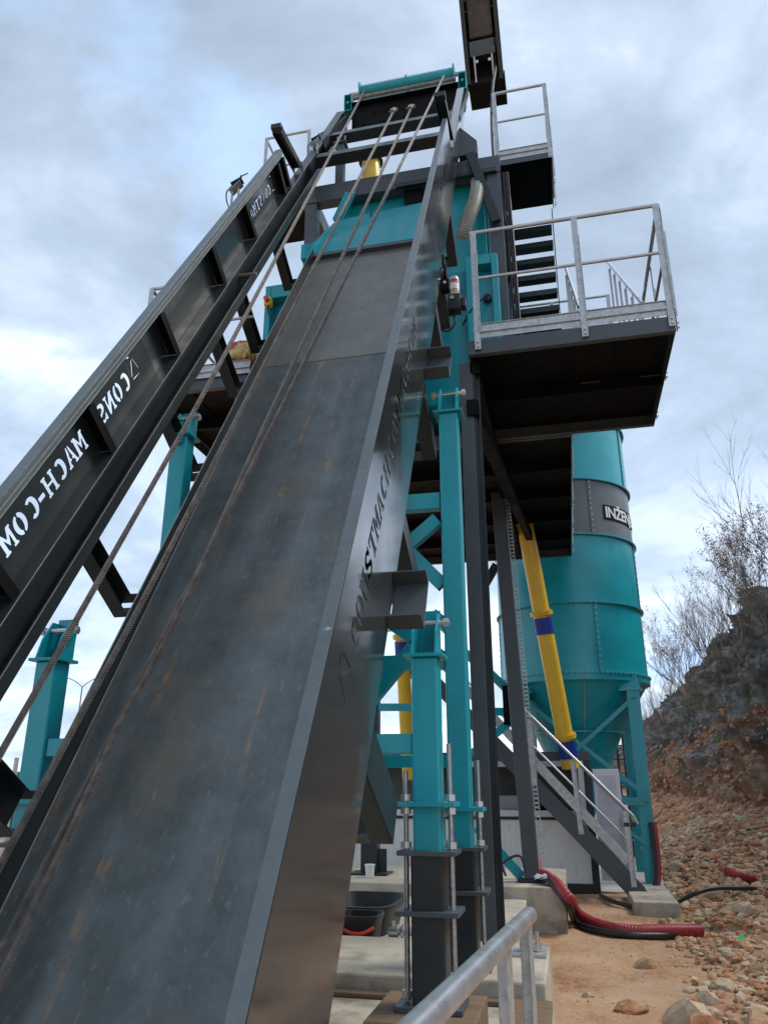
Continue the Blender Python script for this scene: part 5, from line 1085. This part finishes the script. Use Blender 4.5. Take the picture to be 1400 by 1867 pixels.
# talus stones on the lower cutting
g_ = MB(); n = 0
while n < 5000:
    y = rs.uniform(13, 40); x = base_x(y) + .6 - 2.4 * rs.random() ** 1.3
    if x / y < .088 or x / y > .26: continue
    s_ = (.015 + .10 * rs.random() ** 4) * (1 + .02 * (y - 13)); vv, ff = lowr[rs.randrange(5)]; R_ = Matrix.Rotation(rs.uniform(0, 6.3), 3, 'Z') @ Matrix.Rotation(rs.uniform(-1, 1), 3, 'X'); b0 = len(g_.v); p = V((x, y, ground_z(x, y)))
    g_.v += [p + R_ @ v * s_ for v in vv]; g_.f += [tuple(i + b0 for i in f) for f in ff]; n += 1
tag(g_.build('rubble', rmats[1], None), 'banked stones along the foot of the rock cutting', 'rubble', kind='stuff')
g_ = MB(); n = 0
while n < 6000:
    y = rs.uniform(12, 40); u_ = rs.random() ** 2.2 * .42; P0_ = cliff_point(u_, y); 
    if P0_.x / P0_.y > .26: continue
    s_ = (.015 + .06 * rs.random() ** 3) * (1 + .02 * (y - 12)); vv, ff = lowr[rs.randrange(5)]; R_ = Matrix.Rotation(rs.uniform(0, 6.3), 3, 'Z') @ Matrix.Rotation(rs.uniform(-1, 1), 3, 'X'); b0 = len(g_.v)
    g_.v += [P0_ + R_ @ v * s_ for v in vv]; g_.f += [tuple(i + b0 for i in f) for f in ff]; n += 1
tag(g_.build('rubble', rmats[1], None), 'stones clinging to the lower face of the rock cutting', 'rubble', kind='stuff')

# ------------------------------------------------------------------ bare shrubs on the ridge
def shrub(base, h, spread, lean, leaves, seed, label, nst=9):
    r_ = random.Random(seed); t = thing('bare_shrub', base, label, 'shrub', 'bare shrubs on the rock cutting'); b = MB(); lf = MB()
    def grow(p, d, L_, rad, lev):
        n = 4; q = p.copy(); pts = [q.copy()]
        for i in range(n):
            d = (d + V((r_.uniform(-.16, .16), r_.uniform(-.16, .16), r_.uniform(-.04, .13)))).normalized(); q = q + d * L_ / n; pts.append(q.copy())
        k_ = 4 if lev < 2 else 3
        b.path(pts, rad, k_, rf=lambda i, th: rad * (1 - .17 * i), cap=False)
        if lev >= 2 and leaves and r_.random() < leaves:
            for _ in range(5):
                c = pts[r_.randrange(1, 5)] + V((r_.uniform(-.05, .05), r_.uniform(-.05, .05), r_.uniform(-.06, .02))); s_ = r_.uniform(.025, .05) * h / 4
                a1 = V((r_.uniform(-1, 1), r_.uniform(-1, 1), r_.uniform(-1, 1))).normalized(); a2 = a1.cross(V((r_.uniform(-1, 1), .3, 1))).normalized(); lf.add([c - a1 * s_, c + a2 * s_ * .5, c + a1 * s_, c - a2 * s_ * .5], [(0, 1, 2, 3)])
        if lev < 4:
            for i in range(4 if lev < 3 else 3):
                st_ = pts[r_.randrange(1, n + 1)]; a_ = r_.uniform(0, 6.3); sp_ = .42 if lev else .5
                nd = (d + V((cos(a_) * sp_, sin(a_) * sp_, r_.uniform(-.05, .25)))).normalized(); grow(st_, nd, L_ * r_.uniform(.5, .72), rad * .52, lev + 1)
    for k in range(nst):
        a_ = r_.uniform(0, 6.3); d = V((cos(a_) * spread + lean, sin(a_) * spread * .5, 1)).normalized(); grow(V(base) + V((cos(a_) * .12, sin(a_) * .12, -.15)), d, h * r_.uniform(.40, .58), .016 * h / 2.5, 0)
    b.build('branches', M['bark'], t)
    if leaves: lf.build('leaves', M['leafdry'], t)
def ridge(px_, py_, yy_): return at(px_, py_, yy_)
shrub(ridge(1398, 1130, 21.5), 3.1, .5, -.30, .35, 3, 'tall leafy brown shrub at the top right edge leaning out over the rock', 8)
shrub(ridge(1470, 1090, 20), 4.0, .45, -.12, 0, 4, 'bare tall shrub cut off by the right edge of the picture', 7)
shrub(ridge(1300, 1215, 28), 3.1, .40, -.02, 0, 5, 'dense grey bare shrub in the middle of the ridge', 12)
shrub(ridge(1255, 1262, 32), 3.2, .5, -.22, .18, 6, 'brownish shrub with dry leaves left of the dense grey one', 10)
shrub(ridge(1215, 1318, 38), 3.2, .45, -.12, 0, 8, 'thin bare shrub low on the ridge nearest the silo leg', 9)
shrub(ridge(1345, 1165, 24), 2.6, .5, -.1, .12, 9, 'bush growing behind the grey rock outcrop', 9)
shrub(ridge(1185, 1350, 44), 2.6, .5, -.1, 0, 12, 'small bare shrub glimpsed right beside the silo leg', 8)
# grass tufts
g_ = MB(); r_ = random.Random(5)
for k in range(1500):
    y = r_.uniform(15, 50); u_ = r_.uniform(.45, 1.05); P0_ = cliff_point(u_, y)
    if noise.noise(P0_ * .8) < .05: continue
    for j in range(5):
        d = V((r_.uniform(-.6, .2), r_.uniform(-.4, .4), 1)).normalized() * r_.uniform(.10, .26); s_ = V((0, .012, 0)) * (1 + y / 30); g_.add([P0_ - s_, P0_ + s_, P0_ + d], [(0, 1, 2)])
tag(g_.build('grass', mat('dry_green_grass', (.10, .115, .035), .8, var=.4, vscale=.8), None), 'grass tufts growing on the rock cutting', 'grass', kind='stuff')

# ------------------------------------------------------------------ far left background
def lampost(x, y, yt, h, lbx):
    p = at(x, y, h); q = at(x + 10, yt, h); t_ = thing('street_lamp', (p.x, h, 0), lbx, 'street lamp'); b = MB(); zt_ = q.z; b.tube((p.x, h, 0), (p.x, h, zt_), .09, 10, r2=.05); b.build('pole', M['lamp'], t_, smooth=True)
    for sx in (-1, 1):
        pts = [V((p.x, h, zt_)), V((p.x + sx * .5, h, zt_ + .35)), V((p.x + sx * 1.1, h, zt_ + .62)), V((p.x + sx * 1.5, h, zt_ + .66))]; b = MB(); b.path(smooth(pts, 12), .035, 8); ar = b.build('arm', M['lamp'], t_, smooth=True)
        b = MB(); c = pts[-1]; b.beam(c, c + V((sx * .55, 0, .03)), .16, .07, up=(0, 1, 0)); b.build('lamp_head', M['lamp'], ar, bevel=.02)
lampost(138, 1345, 1253, 48, 'double armed street lamp in the distance on the left')
hb = MB(); r_ = random.Random(3); ring = []
n = 60
for i in range(n):
    x = -2600 + 3200 * i / (n - 1); ring.append((x, 2400, 34 + 22 * noise.noise(V((x * .0016, 0, 2))) + 10 * noise.noise(V((x * .006, 0, 5)))))
hb = MB(); poly = [(x, y, -5) for x, y, z in ring]
for i, (x, y, z) in enumerate(ring):
    hb.v += [V((x, y - 500, -5)), V((x, y - 150, z * .7)), V((x, y, z)), V((x, y + 600, -5))]
hb.f = [(i * 4 + j, i * 4 + j + 1, (i + 1) * 4 + j + 1, (i + 1) * 4 + j) for i in range(n - 1) for j in range(3)]
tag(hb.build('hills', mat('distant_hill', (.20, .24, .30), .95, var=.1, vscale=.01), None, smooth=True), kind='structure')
fx = at(10, 1409, 14); fe = thing('mesh_fence', (fx.x, 14, 0), 'light mesh fence panel at the far left edge', 'fence')
b = MB(); z1 = fx.z
for k in range(40): x = fx.x - .9 + k * .05; b.tube((x, 14, .05), (x, 14, z1), .003, 4, cap=False)
for k in range(8): b.tube((fx.x - .9, 13.996, .1 + k * (z1 - .1) / 7), (fx.x + 1.05, 13.996, .1 + k * (z1 - .1) / 7), .003 if 0 < k < 7 else .012, 5, cap=False)
b.build('mesh', M['galv'], fe)
b = MB(); b.tube((fx.x + .25, 13.95, 0), (fx.x + .25, 13.95, z1 + .28), .045, 12); b.build('post', M['galv'], fe, smooth=True)
c = at(12, 1440, 30); b = MB(); b.lathe((c.x, 30, 0), [(2.6, 0), (2.0, .5), (1.2, 1.0), (.5, 1.3), (.02, 1.38)], 30); tag(b.build('sand_heap', M['sandy'], None, smooth=True), 'pale sand heap behind the fence at the far left', 'sand heap')
c = at(105, 1400, 22); gs = thing('skip_container', (c.x, 22, 0), 'green container with white load seen between left column and hoist', 'container')
b = MB(); b.prism([(c.x - .9, 22, 1.0), (c.x + .9, 22, 1.0), (c.x + 1.0, 22, 2.05 - .25), (c.x - 1.0, 22, 2.05 - .25)], (0, 1.6, 0)); b.build('body', M['green'], gs, bevel=.02)
b = MB(); b.box(c.x - 1.03, c.x + 1.03, 21.96, 23.65, 1.801, 1.88); b.build('rim', M['green'], gs, bevel=.01)
b = MB(); b.box(c.x - .9, c.x + .8, 22.1, 23.4, 1.881, 2.08); b.build('load', M['white'], gs, bevel=.04)
for dx in (-.8, .8): b = MB(); b.box(c.x + dx - .05, c.x + dx + .05, 22.05, 22.15, 0, 1.0); b.build('leg', M['dark'], gs)
for sx, sy in ((1220, 1330),): pass
pl = thing('utility_ladder', (at(1128, 1300, 19).x, 19, 0), 'thin steel ladder standing behind the silo leg', 'ladder')
for x in (at(1118, 1300, 19).x, at(1130, 1300, 19).x): b = MB(); b.tube((x, 19, 0), (x, 19, 4.2), .03, 8); b.build('rail', M['dark'], pl)
for k in range(13): b = MB(); b.tube((at(1100, 1300, 19).x, 19, .3 + k * .3), (at(1130, 1300, 19).x, 19, .3 + k * .3), .014, 6); b.build('rung', M['dark'], pl)
